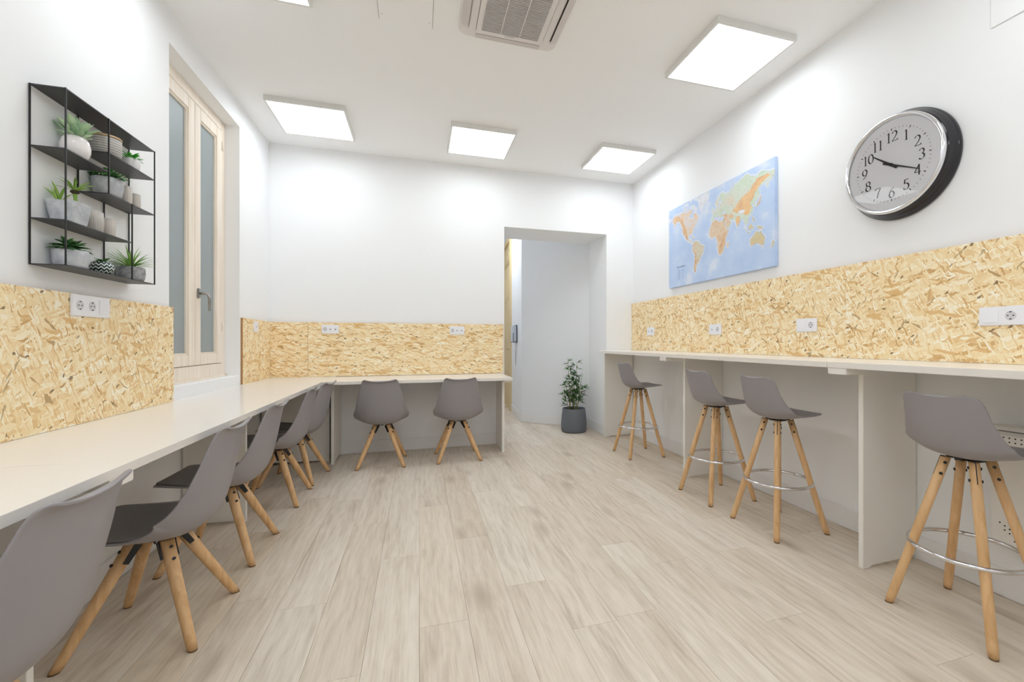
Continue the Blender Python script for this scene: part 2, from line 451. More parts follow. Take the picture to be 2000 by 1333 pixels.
# right wall: front faces -X ; rz=-90 -> local x -> -Y, local -y -> -X
ZR = 1.0225
for y1, y0, lb in ((YB - .002, 2.888, 'strand board panel on the right wall beside the back corner, under the map'), (2.8876, 2.0206, 'strand board panel on the right wall between map and clock, second from the corner'),
                   (2.0202, .16, 'strand board panel on the right wall below the clock'), (.158, -1.5, 'strand board panel at the near end of the right wall')):
    osb_board(lb, y1 - y0, 1.578 - ZR, (XR - .0005, y1, ZR), -PI / 2, M_osb)

# ------------------------------------------------------------ desks
def panel_yz(parent, y0, y1, xw, xf, ztop, label=None):
    """board at constant y standing between the wall xw and the front xf, notched at the floor"""
    s = 1 if xf > xw else -1
    pts = [(xf, 0), (xf, ztop), (xw, ztop), (xw, .02), (xf - s * .06, .012), (xf - s * .035, 0)]
    m = MB(); m.prism([(p[0], p[1]) for p in pts], y0, y1, 'y')
    return obj('support_panel', m, M_panel, parent, bevel=.0015)
TOPL, TH = .776, .027
t1 = thing('long_desk', 'long white desk running along the left wall under the window', 'desk', (0, 0, 0))
DF = -.79
def slab(parent, x0, x1, y0, y1, zt, th, lab=None):
    m = MB(); m.box(x0, x1, y0, y1, zt - th, zt); o = obj('desktop', m, M_top, parent, bevel=.0008)
    return o
slab(t1, XL + .001, DF, -1.4, 1.5889, TOPL, TH); slab(t1, XL + .001, DF, 1.5891, 3.1704, TOPL, TH); slab(t1, XL + .001, DF, 3.1706, YB - .001, TOPL, TH)
XI = XL + .0135
for (a, b) in ((1.575, 1.60), (3.175, 3.20)):
    panel_yz(t1, a, b, XI, -1.03, TOPL - TH)
panel_yz(t1, 4.55, 4.575, XI, -.80, TOPL - TH)
panel_yz(t1, -1.35, -1.325, XI, -1.03, TOPL - TH)
for a in (1.475, ):
    m = MB(); m.box(-1.2, DF - .004, a, a + .105, TOPL - TH - .03, TOPL - TH); obj('joint_block', m, M_panel, t1, bevel=.001)
# modesty board with shadow gap behind the first bay
t2 = thing('back_desk', 'white desk along the back wall beside the doorway', 'desk', (0, 0, 0))
slab(t2, DF + .0005, .865, 4.175, YB - .001, TOPL - .002, TH)
for (a, b) in ((-.765, -.740), (.805, .830)):
    m = MB(); m.prism([(4.42, 0), (4.42, TOPL - TH - .002), (YB - .0135, TOPL - TH - .002), (YB - .0135, .02), (4.47, .012), (4.455, 0)], a, b, 'x')
    obj('support_panel', m, M_panel, t2, bevel=.0015)
m = MB(); m.box(.79, .86, 4.22, 4.42, TOPL - TH - .022, TOPL - TH - .002); obj('joint_block', m, M_panel, t2)

ZB, THB, BF = 1.0215, .029, 1.93
t3 = thing('bar_counter', 'high white bar counter along the right wall', 'counter', (0, 0, 0))
segs = [(3.272, YB - .001), (1.694, 3.2717), (.12, 1.6937), (-1.45, .119)]
for a, b in segs:
    if b > 4.7:
        m = MB(); m.prism([(BF, a), (XR - .001, a), (XR - .001, b), (2.10, b), (2.02, YB - .02), (BF, 4.55)], ZB - THB, ZB); obj('countertop', m, M_top, t3, bevel=.002)
    else:
        m = MB(); m.box(BF, XR - .001, a, b, ZB - THB, ZB); obj('countertop', m, M_top, t3, bevel=.002)
for (a, b) in ((YB - .026, YB - .002), (3.150, 3.175), (1.632, 1.657), (.06, .085)):
    o = panel_yz(t3, a, b, XR - .0135, 2.09, ZB - THB)
for a in (3.185, 1.595, .05):
    m = MB(); m.box(BF + .003, 2.3, a, a + .095, ZB - THB - .03, ZB - THB); obj('joint_block', m, M_panel, t3, bevel=.001)

# ------------------------------------------------------------ moulded seats
def smooth_rows(rows, per=4):
    out = []
    n = len(rows)
    for i in range(n - 1):
        p0, p1, p2, p3 = rows[max(i - 1, 0)], rows[i], rows[i + 1], rows[min(i + 2, n - 1)]
        for k in range(per):
            u = k / per
            out.append(tuple(.5 * ((2 * b) + (-a + c) * u + (2 * a - 5 * b + 4 * c - d) * u * u + (-a + 3 * b - 3 * c + d) * u ** 3) for a, b, c, d in zip(p0, p1, p2, p3)))
    out.append(rows[-1]); return out
def shell_points(rows, per=4, nt=18, power=2.4, dip=.014, top_round=3):
    R = smooth_rows(rows, per); n = len(R); G_ = []
    for i, (y, z, w_, lf) in enumerate(R):
        a = R[max(i - 1, 0)]; b = R[min(i + 1, n - 1)]
        ty, tz = b[0] - a[0], b[1] - a[1]; L = math.hypot(ty, tz) or 1; ty /= L; tz /= L
        ny, nz = (tz, -ty)             # tangent runs front -> back top ; inner normal
        if nz < -.1 or (abs(nz) <= .1 and ny < 0): ny, nz = -ny, -nz
        row = []
        for j in range(nt + 1):
            tt = -1 + 2 * j / nt; e = abs(tt) ** power
            dz = 0
            if i >= n - 6: dz = -dip * (1 - tt * tt) * (i - (n - 7)) / 6
            row.append(Vector((tt * w_, y + ny * lf * e, z + nz * lf * e + dz)))
        G_.append((row, Vector((0, ny, nz))))
    return G_
def grid_mesh(rows, thick, name, m, parent, off=0.0, sub=1):
    nt = len(rows[0][0]); vs = []; fs = []
    for row, nrm in rows:
        for p in row: vs.append(p + nrm * off)
    for i in range(len(rows) - 1):
        for j in range(nt - 1): fs.append((i * nt + j, i * nt + j + 1, (i + 1) * nt + j + 1, (i + 1) * nt + j))
    mb = MB(); mb.add(vs, fs, 0, True); o = obj(name, mb, m, parent)
    s = o.modifiers.new('s', 'SOLIDIFY'); s.thickness = thick; s.offset = 0
    s.use_rim = True
    if sub:
        q = o.modifiers.new('q', 'SUBSURF'); q.levels = sub; q.render_levels = sub
    bake(o); return o

def make_leg(mb_top, mb_foot, r0, r1, ztop):
    pass
def build_seat(name, label, cat, group, rows, foot, top, ztop, r_top, r_bot, ring=None, pad=None, radial=True, dip=.014):
    th = thing(name, label, cat, (0, 0, 0), 0, group)
    G_ = shell_points(rows, dip=dip)
    grid_mesh(G_, .009, 'seat_shell', M_shell, th)
    if pad:
        i0, i1, fr_ = pad
        sub = []
        nt = len(G_[0][0]); c0 = int(nt * (1 - fr_) / 2)
        for row, nrm in G_[i0:i1]: sub.append((row[c0:nt - c0], nrm))
        p = grid_mesh(sub, .011, 'seat_pad', M_pad, th, off=.009, sub=1)
        p['label'] = 'dark grey seat pad'
    # legs: one mesh, four turned copies
    z0 = .006
    def at(z): k = z / ztop; return foot + (top - foot) * k
    lm = MB(); zs = [z0, .03, ztop * .5, ztop]
    rr = [r_bot * .9, r_bot, (r_bot + r_top) / 2, r_top]
    lm.tube([(at(z), at(z), z) for z in zs], rr, 16, flat_ends=True)
    me = lm.mesh('leg', M_leg)
    fm = MB(); fm.tube([(at(0), at(0), 0), (at(z0), at(z0), z0)], [r_bot * .82, r_bot * .88], 16, flat_ends=True); mf = fm.mesh('foot_pad', M_rub)
    bm = MB(); d = Vector((at(0) - at(ztop), at(0) - at(ztop), -ztop)).normalized()
    outd = Vector((1, 1, 0)).normalized(); outd = (outd - d * outd.dot(d)).normalized(); tang = outd.cross(d).normalized()
    nlist = [outd] if radial else [tang, -tang]
    bolts = []
    for zz in ((ztop - .032, ztop - .072) if radial else (ztop - .022, ztop - .068)):
        c = Vector((at(zz), at(zz), zz))
        for nn in nlist:
            bm = MB(); bm.tube([c + nn * (r_top * .8), c + nn * (r_top + .0035)], .0058, 10); bolts.append(bm.mesh('bolt', M_black))
    # bracket fin lying in the slot on top of every leg
    km = MB(); fin = .0016
    if radial:
        a_ = Vector((at(ztop), at(ztop), ztop)); ins = -outd
        for sgn in (-1, 1):
            o0 = tang * sgn * (r_top + .001)
            vs = []
            for q, rr_ in ((0.0, 1.0), (.07, 1.0)):
                c = a_ + d * q + o0
                vs += [c + ins * .020 * (1 if q == 0 else .7), c + outd * .004]
            v2 = [v + tang * sgn * .003 for v in vs]
            km.add(vs + v2, [(0, 1, 3, 2), (4, 6, 7, 5), (0, 4, 5, 1), (2, 3, 7, 6), (1, 5, 7, 3), (0, 2, 6, 4)])
    else:
        a_ = Vector((at(ztop), at(ztop), ztop)); c0_ = a_ + outd * (r_top * 1.02); c1_ = a_ + d * .085 + outd * (r_top * 1.01)
        vs = [c0_ - tang * fin, c0_ + tang * fin, c1_ + tang * fin, c1_ - tang * fin]
        vs += [v - outd * .02 for v in vs]
        km.add(vs, [(0, 1, 2, 3), (4, 7, 6, 5), (0, 4, 5, 1), (1, 5, 6, 2), (2, 6, 7, 3), (3, 7, 4, 0)])
    mfin = km.mesh('bracket_fin', M_black)
    for k in range(4):
        rz = k * PI / 2
        L = link('leg', me, th, None, (0, 0, rz))
        link('foot_pad', mf, L)
        for q_ in bolts: link('bolt', q_, L)
        link('bracket_fin', mfin, L)
    hm = MB(); s = top + r_top * .3
    hm.box(-s, s, -.014, .014, ztop - .004, ztop + .006); hm.box(-.014, .014, -s, s, ztop - .004, ztop + .006)
    hm.prism([(-s, -s + .015), (-s + .015, -s), (s, s - .015), (s - .015, s)], ztop - .002, ztop + .008)
    hm.prism([(s, -s + .015), (s - .015, -s), (-s, s - .015), (-s + .015, s)][::-1], ztop - .002, ztop + .008)
    hm.lathe([(.035, ztop), (.03, ztop + .03)], 16)
    obj('hub_bracket', hm, M_black, th)
    if ring:
        R_, z_, r_ = ring
        rm = MB(); rm.torus(R_, r_, (0, 0, z_), 64, 12); obj('foot_ring', rm, M_chrome, th)
        sm = MB()
        for k in range(4):
            a = PI / 4 + k * PI / 2; q = at(z_) * math.sqrt(2)
            sm.tube([((q + r_bot * .3) * math.cos(a), (q + r_bot * .3) * math.sin(a), z_), (R_ * math.cos(a), R_ * math.sin(a), z_)], .005, 8)
        obj('ring_screw', sm, M_black, th)
    return th
chair_rows = [(.228, .420, .135, .0), (.222, .425, .172, .001), (.19, .424, .196, .006), (.10, .403, .214, .022), (0, .380, .226, .046), (-.09, .374, .234, .080), (-.155, .396, .236, .102),
              (-.200, .455, .228, .092), (-.223, .54, .208, .062), (-.240, .63, .187, .040), (-.252, .71, .166, .025), (-.261, .757, .152, .016), (-.271, .777, .142, .012), (-.284, .783, .126, .010)]
stool_rows = [(.195, .686, .085, .0), (.190, .690, .125, .001), (.168, .690, .158, .004), (.09, .676, .180, .016), (0, .664, .188, .032), (-.07, .664, .190, .052), (-.122, .690, .184, .064),
              (-.150, .742, .170, .056), (-.166, .80, .154, .044), (-.176, .85, .146, .036), (-.183, .888, .138, .028), (-.187, .906, .122, .022), (-.189, .912, .095, .016)]
# long-desk chairs face -X: forward +Y -> -X : rz=+90
chairs = [
    ((-.985, 1.270), PI / 2, 'grey shell chair nearest the camera at the left desk, cut by the frame edge'),
    ((-.980, 2.103), PI / 2, 'grey shell chair at the left desk, second from the camera'),
    ((-.992, 2.735), PI / 2, 'grey shell chair at the left desk in front of the window, third from the camera'),
    ((-.985, 3.550), PI / 2, 'grey shell chair at the left desk, fourth from the camera'),
    ((-.965, 4.040), PI / 2 - .12, 'grey shell chair at the left desk, farthest, at the desk corner'),
    ((-.322, 4.352), .0, 'grey shell chair at the back desk, left of the two, farther from the doorway'),
    ((.360, 4.362), .02, 'grey shell chair at the back desk, right of the two and nearer the doorway')]
c0 = build_seat('dining_chair', chairs[0][2], 'chair', 'grey shell chairs at the low desks', chair_rows, .196, .052, .362, .023, .0165, pad=(5, 27, .86))
c0.location = chairs[0][0] + (0,); c0.rotation_euler = (0, 0, chairs[0][1])
for (p, rz, lb) in chairs[1:]: copy_tree(c0, (p[0], p[1], 0), rz, lb)
# stools face +X : rz=-90
stools = [((2.095, 3.965), -PI / 2, 'grey bar stool with wooden legs, farthest one beside the doorway'),
          ((2.075, 2.735), -PI / 2, 'grey bar stool just in front of the middle counter panel, second from the doorway'),
          ((2.088, 2.170), -PI / 2, 'grey bar stool, third from the doorway, in the middle of the counter bay'),
          ((2.118, 1.217), -PI / 2, 'grey bar stool nearest the camera beside the perforated heater')]
s0 = build_seat('bar_stool', stools[0][2], 'stool', 'grey bar stools at the high counter', stool_rows, .181, .048, .650, .0175, .0165, ring=(.187, .285, .009), radial=False, dip=.004)
s0.location = stools[0][0] + (0,); s0.rotation_euler = (0, 0, stools[0][1])
for (p, rz, lb) in stools[1:]: copy_tree(s0, (p[0], p[1], 0), rz, lb)

# ------------------------------------------------------------ ceiling panel lamps
def lamp(x, y, label, emat=None, s=.575):
    th = thing('ceiling_panel_light', label, 'ceiling light', (x, y, ZC), 0, 'square surface mounted light panels')
    h = s / 2; f = .014; D = .040
    m = MB(); m.box(-h, h, -h, -h + f, -D, -.0005); m.box(-h, h, h - f, h, -D, -.0005); m.box(-h, -h + f, -h + f, h - f, -D, -.0005); m.box(h - f, h, -h + f, h - f, -D, -.0005)
    obj('frame', m, M_frame, th)
    m = MB(); m.box(-h + f, h - f, -h + f, h - f, -D + .002, -D + .008); obj('diffuser', m, emat or M_lamp, th)
    return th
lamp(-.855, 2.452, 'lit square ceiling panel cut off by the top edge, above the long desk')
lamp(1.948, 2.457, 'large looking lit square ceiling panel at upper right, above the bar stools')
lamp(-.855, 4.165, 'lit square ceiling panel in the back left corner of the ceiling')
lamp(.553, 4.165, 'lit square ceiling panel in the middle of the back row')
lamp(1.957, 4.160, 'lit square ceiling panel nearest the doorway, right end of the back row')
for x, q in ((-.855, 'over the long desk'), (.553, 'over the middle of the room'), (1.95, 'over the bar counter')):
    lamp(x, .745, 'lit square ceiling panel just above the camera, ' + q)
    lamp(x, -.965, 'lit square ceiling panel behind the camera, ' + q)
lamp(.9, 6.6, 'ceiling light panel in the hallway', M_lamph, .5)

# ------------------------------------------------------------ air conditioner cassette
ac = thing('air_conditioner', 'white ceiling cassette air conditioner with grey grille', 'air conditioner', (.53, 2.44, ZC))
def rrect(hx, hy, r, n=6):
    pts = []
    for cx, cy, a0 in ((hx - r, hy - r, 0), (-hx + r, hy - r, PI / 2), (-hx + r, -hy + r, PI), (hx - r, -hy + r, 3 * PI / 2)):
        for k in range(n + 1):
            a = a0 + PI / 2 * k / n; pts.append((cx + r * math.cos(a), cy + r * math.sin(a)))
    return pts
M_ac = mat('ac_white', (228, 222, 220), .4); M_acg = mat('ac_grille_grey', (200, 197, 195), .5); M_acd = mat('ac_slot', (60, 56, 55), .8)
m = MB(); m.prism(rrect(.300, .300, .05), -.022, -.0005); obj('outer_frame', m, M_ac, ac, bevel=.006)
m = MB(); m.prism(rrect(.248, .248, .04), -.030, -.022); obj('raised_rim', m, M_ac, ac, bevel=.003)
m = MB(); m.prism(rrect(.205, .225, .018), -.034, -.030); obj('intake_frame', m, M_ac, ac, bevel=.002)
m = MB(); m.box(-.172, .172, -.195, .205, -.0355, -.034); obj('intake_mesh', m, mat('ac_intake_dark', (140, 136, 135), .7), ac)
m = MB()
for i in range(34):
    y = -.192 + i * .0118; m.box(-.172, .172, y, y + .0058, -.039, -.0355)
gb = obj('grille_bars', m, M_acg, ac); gb['label'] = 'grey grille bars'
m = MB()
for x in (-.06, .055): m.box(x, x + .004, -.195, .205, -.040, -.0355)
m.box(-.03, .03, .208, .222, -.0355, -.034, 1); obj('grille_rib', m, [M_ac, M_acg], ac)
for k, (dx, dy, ln) in enumerate(((0, .273, .40), (0, -.273, .40), (.273, 0, .40), (-.273, 0, .40))):
    m = MB()
    if k: m.box(-ln / 2, ln / 2, .0, .022, -.0235, -.022, 1)
    zf = -.040 if k else -.028
    m.add([(-ln / 2, -.019, -.026), (ln / 2, -.019, -.026), (ln / 2, .02, zf), (-ln / 2, .02, zf), (-ln / 2, -.019, -.023), (ln / 2, -.019, -.023), (ln / 2, .02, zf + .003), (-ln / 2, .02, zf + .003)],
          [(0, 3, 2, 1), (4, 5, 6, 7), (0, 1, 5, 4), (1, 2, 6, 5), (2, 3, 7, 6), (3, 0, 4, 7)])
    rz = {0: PI, 1: 0, 2: PI / 2, 3: -PI / 2}[k]
    obj('air_flap', m, [mat('ac_flap', (206, 198, 194), .45) if k == 0 else bpy.data.materials['ac_flap'], M_acd], ac, (dx, dy, 0), (0, 0, rz))
# access hatches
m = MB(); m.box(-.222, .078, 2.2, 2.765, ZC - .0035, ZC); o = obj('access_hatch', m, M_ceil, bpy.data.objects['ceiling'])
for x in (-.2235, .0765):
    m = MB(); m.box(x, x + .003, 2.2, 2.765, ZC - .0036, ZC); obj('hatch_joint', m, mat('joint_grey', (168, 164, 160), .8) if 'joint_grey' not in bpy.data.materials else bpy.data.materials['joint_grey'], o)
for y in (2.25, 2.49, 2.72):
    for x in (-.205, .060):
        m = MB(); m.lathe([(.004, -.0008), (.004, 0)], 8, c=(x, y, ZC - .0035)); obj('screw', m, M_acg, o)
m = MB(); m.box(XR - .005, XR, .83, 1.326, 2.528, 2.93); obj('access_panel', m, M_wall, bpy.data.objects['wall_right'], bevel=.001)

# ------------------------------------------------------------ sockets
def plate(label, side, pos, width, height, modules, grp='white sockets and switches'):
    """local: x to the right as seen from the room, y out of wall is -y, z up; origin = bottom centre"""
    rz = {'back': 0, 'left': PI / 2, 'right': -PI / 2}[side]
    th = thing('wall_socket', label, 'socket', pos, rz, grp)
    h = height; W = width
    m = MB(); m.box(-W / 2, W / 2, -.009, 0, 0, h); obj('cover_plate', m, M_plas, th, bevel=.003)
    n = len(modules); mw = (W - .014) / n
    for i, k in enumerate(modules):
        cx = -W / 2 + .007 + mw * (i + .5); cz = h / 2
        if k == 's':
            r = min(.019, mw * .46)
            m = MB(); m.lathe([(r, 0), (r, .0016), (r - .002, .0016), (r - .004, .0004)], 28)
            o = obj('socket_insert', m, M_socket, th, (cx, -.0092, cz), (PI / 2, 0, 0)); o['label'] = 'round light grey power socket'
            m = MB()
            for dx in (-.0095, .0095): m.lathe([(.0026, .0017), (.0026, .0022)], 10, c=(dx, 0, 0))
            for dz in (-.0155, .0155): m.box(-.004, .004, dz - .0018, dz + .0018, .0017, .0024)
            obj('contact', m, M_dark, o)
        elif k == 'b':
            m = MB(); m.box(cx - mw * .42, cx + mw * .42, -.012, -.009, h * .16, h * .84); obj('switch_rocker', m, M_plas, th, bevel=.001)
        else:
            m = MB(); m.box(cx - .008, cx + .008, -.0105, -.009, cz - .009, cz + .007); o = obj('data_port', m, M_socket, th, bevel=.001)
            m = MB(); m.box(cx - .005, cx + .005, -.011, -.0105, cz - .006, cz + .003); obj('port_slot', m, mat('port_grey', (150, 150, 156), .6) if 'port_grey' not in bpy.data.materials else bpy.data.materials['port_grey'], o)
    return th
T = .0155
plate('white double power socket with a blank module, on the left wall below the plant shelf', 'left', (XL + T, 2.387, 1.226), .230, .090, ['s', 's', 'b'])
plate('small white switch plate on the short panel beside the window', 'left', (XL + T, 4.39, 1.204), .10, .092, ['d'])
plate('white socket with data ports on the back panel, left of the two', 'back', (-.834, YB - T, 1.200), .154, .087, ['s', 'd', 'd'])
plate('white socket with data ports on the back panel, near the doorway', 'back', (.388, YB - T, 1.196), .154, .087, ['s', 'd', 'd'])
plate('small white socket on the right wall, nearest the back corner', 'right', (XR - T, 4.337, 1.192), .150, .086, ['d', 's'])
plate('white socket on the right wall under the map', 'right', (XR - T, 3.232, 1.182), .160, .090, ['d', 's'])
plate('white socket on the right wall between map and clock', 'right', (XR - T, 2.296, 1.186), .160, .088, ['b', 's'])
plate('long white socket strip on the right wall at the edge of the frame', 'right', (XR - T, 1.246, 1.192), .228, .083, ['b', 's', 's'])

# ------------------------------------------------------------ heater under the bar
ht = thing('wall_heater', 'white perforated wall heater under the counter beside the nearest stool', 'heater', (XR, 0, 0))
m = MB(); m.box(-.078, -.0135, .55, 1.292, .24, .735); obj('body', m, M_panel, ht, bevel=.012, seg=3)
m = MB(); m.box(-.084, -.0135, .545, 1.297, .742, .760); obj('top_cap', m, M_panel, ht, bevel=.004)
m = MB(); m.box(-.0785, -.077, .85, 1.13, .33, .62); obj('recessed_field', m, mat('heater_inner', (216, 214, 208), .5), ht)
m = MB()
def dot(y, z):
    vs = [(-.0788, y + .0032 * math.cos(2 * PI * k / 8), z + .0032 * math.sin(2 * PI * k / 8)) for k in range(8)]
    vs += [(-.077, v[1], v[2]) for v in vs]
    m.add(vs, [tuple(range(8)), tuple(range(8, 16))[::-1]] + [(k, k + 8, (k + 1) % 8 + 8, (k + 1) % 8) for k in range(8)])
for i in range(34):
    for j in range(3): dot(1.262 - i * .0195, .712 - j * .0175)
for i in range(30):
    for j in range(4):
        z = .345 - j * .018 - (.009 if i % 2 else 0)
        if i < 3 and j > i: continue
        dot(1.255 - i * .0165, z + .0)
pf = obj('perforation', m, M_dark, ht); pf['kind'] = 'stuff'

# ------------------------------------------------------------ clock
CK = Vector((XR, 1.715, 2.035)); 
clock = thing('wall_clock', 'large round wall clock with black stepped case and chrome rim', 'clock', (XR, 1.712, 2.056), -PI / 2)
# local frame: x right as seen, -y out of wall, z up.  lathe is built about +z then turned to point along -y
rotc = (PI / 2, 0, 0)
M_case = mat('gloss_black_case', (26, 24, 29), .14, spec=.45, coat=.1)
R0 = .29
m = MB(); m.lathe([(R0 * .94, 0.001), (R0 * .972, .006), (R0 * .972, .014), (R0 * .968, .022), (R0 * .955, .026), (R0 * .945, .032), (R0 * .94, .040), (R0 * .915, .048), (R0 * .905, .058), (R0 * .89, .067), (R0 * .87, .072), (R0 * .84, .072), (R0 * .84, .03)], 96)
obj('case', m, M_case, clock, rot=rotc)
m = MB(); prof = []
for k in range(13):
    a = -PI * .15 + PI * 1.3 * k / 12; prof.append((R0 * .842 - .0 - .0135 * math.cos(PI - a) * 1.0, .066 + .014 * math.sin(a)))
prof = [(R0 * .875, .066), (R0 * .883, .076), (R0 * .878, .085), (R0 * .862, .090), (R0 * .845, .090), (R0 * .828, .087), (R0 * .818, .083), (R0 * .81, .079), (R0 * .80, .070)]
vs_m = MB()
n_ = 96; vs = []
for r, z in prof:
    for k in range(n_): a = 2 * PI * k / n_; vs.append((r * math.cos(a), r * math.sin(a), z))
vs_m.add(vs, [(i * n_ + k, i * n_ + (k + 1) % n_, (i + 1) * n_ + (k + 1) % n_, (i + 1) * n_ + k) for i in range(len(prof) - 1) for k in range(n_)], 0, True)
obj('chrome_rim', vs_m, M_chrome, clock, rot=rotc)['label'] = 'polished chrome rim'
RD = R0 * .81; ZD = .073
m = MB(); m.lathe([(RD, ZD - .004), (RD, ZD)], 96); dial = obj('dial', m, mat('dial_white', (246, 246, 250), .6), clock, rot=rotc)
# minute marks
M_ink = mat('printed_ink', (42, 40, 44), .7)
m = MB()
for i in range(60):
    a = 2 * PI * i / 60; big = i % 5 == 0
    r1 = RD * .815; r0 = RD * (.765 if big else .785); wd = .0022 if big else .0009
    dx, dy = math.sin(a), math.cos(a); px, py = dy, -dx
    q = [(dx * r0 + px * wd, dy * r0 + py * wd), (dx * r1 + px * wd, dy * r1 + py * wd), (dx * r1 - px * wd, dy * r1 - py * wd), (dx * r0 - px * wd, dy * r0 - py * wd)]
    m.add([(x_, y_, ZD + .0004) for x_, y_ in q], [(0, 3, 2, 1)])
obj('minute_marks', m, M_ink, dial)
# numerals drawn with a broad pen: list of strokes (points, closed) in a unit box 0.6 x 1
def arc(cx, cy, rx, ry, a0, a1, n=14):
    return [(cx + rx * math.cos(math.radians(a0 + (a1 - a0) * k / n)), cy + ry * math.sin(math.radians(a0 + (a1 - a0) * k / n))) for k in range(n + 1)]
DG = {'0': [arc(.3, .5, .24, .46, 90, 450, 26)],
      '1': [[(.3, .02), (.3, .97)], [(.3, .96), (.16, .85)], [(.17, .02), (.43, .02)]],
      '2': [arc(.28, .72, .22, .25, 165, -25, 14) + [(.40, .45), (.22, .22), (.05, .04)], [(.05, .035), (.55, .035)], [(.55, .035), (.58, .14)]],
      '3': [arc(.27, .75, .2, .22, 160, -80, 14), arc(.26, .27, .24, .26, 85, -150, 16)],
      '4': [[(.42, .0), (.42, .98)], [(.42, .97), (.03, .30)], [(.03, .28), (.60, .28)]],
      '5': [[(.50, .95), (.17, .95)], [(.17, .95), (.13, .55)], arc(.26, .30, .25, .30, 110, -150, 18)],
      '6': [[(.50, .97), (.28, .80), (.1, .52)], arc(.3, .31, .23, .30, 175, 535, 24)],
      '7': [[(.06, .93), (.56, .93)], [(.56, .93), (.36, .5), (.22, .0)], [(.06, .93), (.05, .82)]],
      '8': [arc(.3, .75, .19, .22, 90, 450, 20), arc(.3, .27, .24, .26, 90, 450, 22)],
      '9': [arc(.3, .68, .23, .30, -5, 355, 24), [(.53, .62), (.44, .30), (.12, .02)]]}
def pen(mb, strokes, ox, oy, s, z):
    na = math.radians(20); NW, NT_ = .062, .020
    for st in strokes:
        L = []; R_ = []
        for i, p in enumerate(st):
            a = st[max(i - 1, 0)]; b = st[min(i + 1, len(st) - 1)]
            if len(st) > 10 and abs(st[0][0] - st[-1][0]) < 1e-6 and abs(st[0][1] - st[-1][1]) < 1e-6:
                a = st[i - 1] if i else st[-2]; b = st[i + 1] if i < len(st) - 1 else st[1]
            d = math.atan2(b[1] - a[1], b[0] - a[0])
            wd = math.hypot(NW * math.sin(d - na), NT_)
            nx, ny = -math.sin(d) * wd, math.cos(d) * wd
            L.append((p[0] + nx, p[1] + ny)); R_.append((p[0] - nx, p[1] - ny))
        n = len(st); vs = [(ox + x_ * s, oy + y_ * s, z) for x_, y_ in L + R_]
        mb.add(vs, [(i, n + i, n + i + 1, i + 1) for i in range(n - 1)])
for hnum in range(1, 13):
    a = 2 * PI * hnum / 12; rr = RD * .625; s = .054
    txt = str(hnum); W = len(txt) * .56 * s
    m = MB()
    for i, ch in enumerate(txt): pen(m, DG[ch], rr * math.sin(a) - W / 2 + i * .56 * s, rr * math.cos(a) - s / 2, s, ZD + .0006)
    nm_ = obj('numeral', m, M_ink, dial); nm_['label'] = 'printed black numeral ' + txt
def hand(name, angle, L, tail, w0, z):
    m = MB(); a = math.radians(angle); dx, dy = math.sin(a), math.cos(a); px, py = dy, -dx
    pr = [(-tail, w0 * 1.25), (-tail * .3, w0 * 1.2), (0, w0), (L * .93, w0 * .45), (L, w0 * .1)]
    up = [(dx * q + px * h_, dy * q + py * h_) for q, h_ in pr]; dn = [(dx * q - px * h_, dy * q - py * h_) for q, h_ in reversed(pr)]
    m.prism(up + dn, z, z + .0008); return obj(name, m, M_ink, clock, rot=rotc)
hand('minute_hand', 117.5, .160, .045, .0048, ZD + .0065)
hand('hour_hand', 309, .127, .040, .0055, ZD + .0045)
m = MB(); m.lathe([(.008, ZD), (.008, ZD + .0095)], 20); obj('hand_pin', m, M_ink, clock, rot=rotc)
M_cglass = bpy.data.materials.new('clock_glass'); M_cglass.use_nodes = True
nt = M_cglass.node_tree; nt.nodes.clear()
o_ = nt.nodes.new('ShaderNodeOutputMaterial'); mx = nt.nodes.new('ShaderNodeMixShader'); tr = nt.nodes.new('ShaderNodeBsdfTransparent'); gl = nt.nodes.new('ShaderNodeBsdfGlossy'); fz = nt.nodes.new('ShaderNodeFresnel')
fz.inputs[0].default_value = 1.34; gl.inputs['Roughness'].default_value = .01
nt.links.new(fz.outputs[0], mx.inputs[0]); nt.links.new(tr.outputs[0], mx.inputs[1]); nt.links.new(gl.outputs[0], mx.inputs[2]); nt.links.new(mx.outputs[0], o_.inputs[0])
m = MB(); k_ = 96; m.add([(RD * 1.005 * math.cos(2 * PI * i / k_), RD * 1.005 * math.sin(2 * PI * i / k_), .0835) for i in range(k_)], [tuple(range(k_))])
obj('glass_cover', m, M_cglass, clock, rot=rotc)['label'] = 'clear glass cover'

# ------------------------------------------------------------ world map canvas
MY0, MY1, MZ0, MZ1 = 2.556, 3.956, 1.663, 2.448
MW, MH = MY1 - MY0, MZ1 - MZ0
mp = thing('world_map', 'unframed world map print on canvas hanging on the right wall', 'map', (XR - .001, MY1, MZ0), -PI / 2)
M_sea = mat('printed_sea', (176, 201, 236), .55); t = NT(M_sea)
f = t.noise(t.coords(), 4.5, 5, .6); t.l(t.ramp(f, [(.35, (182, 205, 240)), (.55, (194, 214, 244)), (.68, (220, 229, 247))]), t.b.inputs['Base Color'])
m = MB(); m.box(0, MW, -.026, 0, 0, MH); obj('canvas', m, M_sea, mp, bevel=.002)
def landmat(name, cols, sc=14):
    q = mat(name, cols[0], .6); t = NT(q)
    f = t.noise(t.coords(), sc, 6, .65); f2 = t.noise(t.coords(), 90, 3, .6)
    c = t.ramp(f, [(.32, cols[0]), (.45, cols[1]), (.56, cols[2]), (.7, cols[3])])
    c = t.mix(t.math('MULTIPLY', t.math('GREATER_THAN', f2, .62), .35), c, lin((120, 110, 120)))
    t.l(c, t.b.inputs['Base Color']); return q
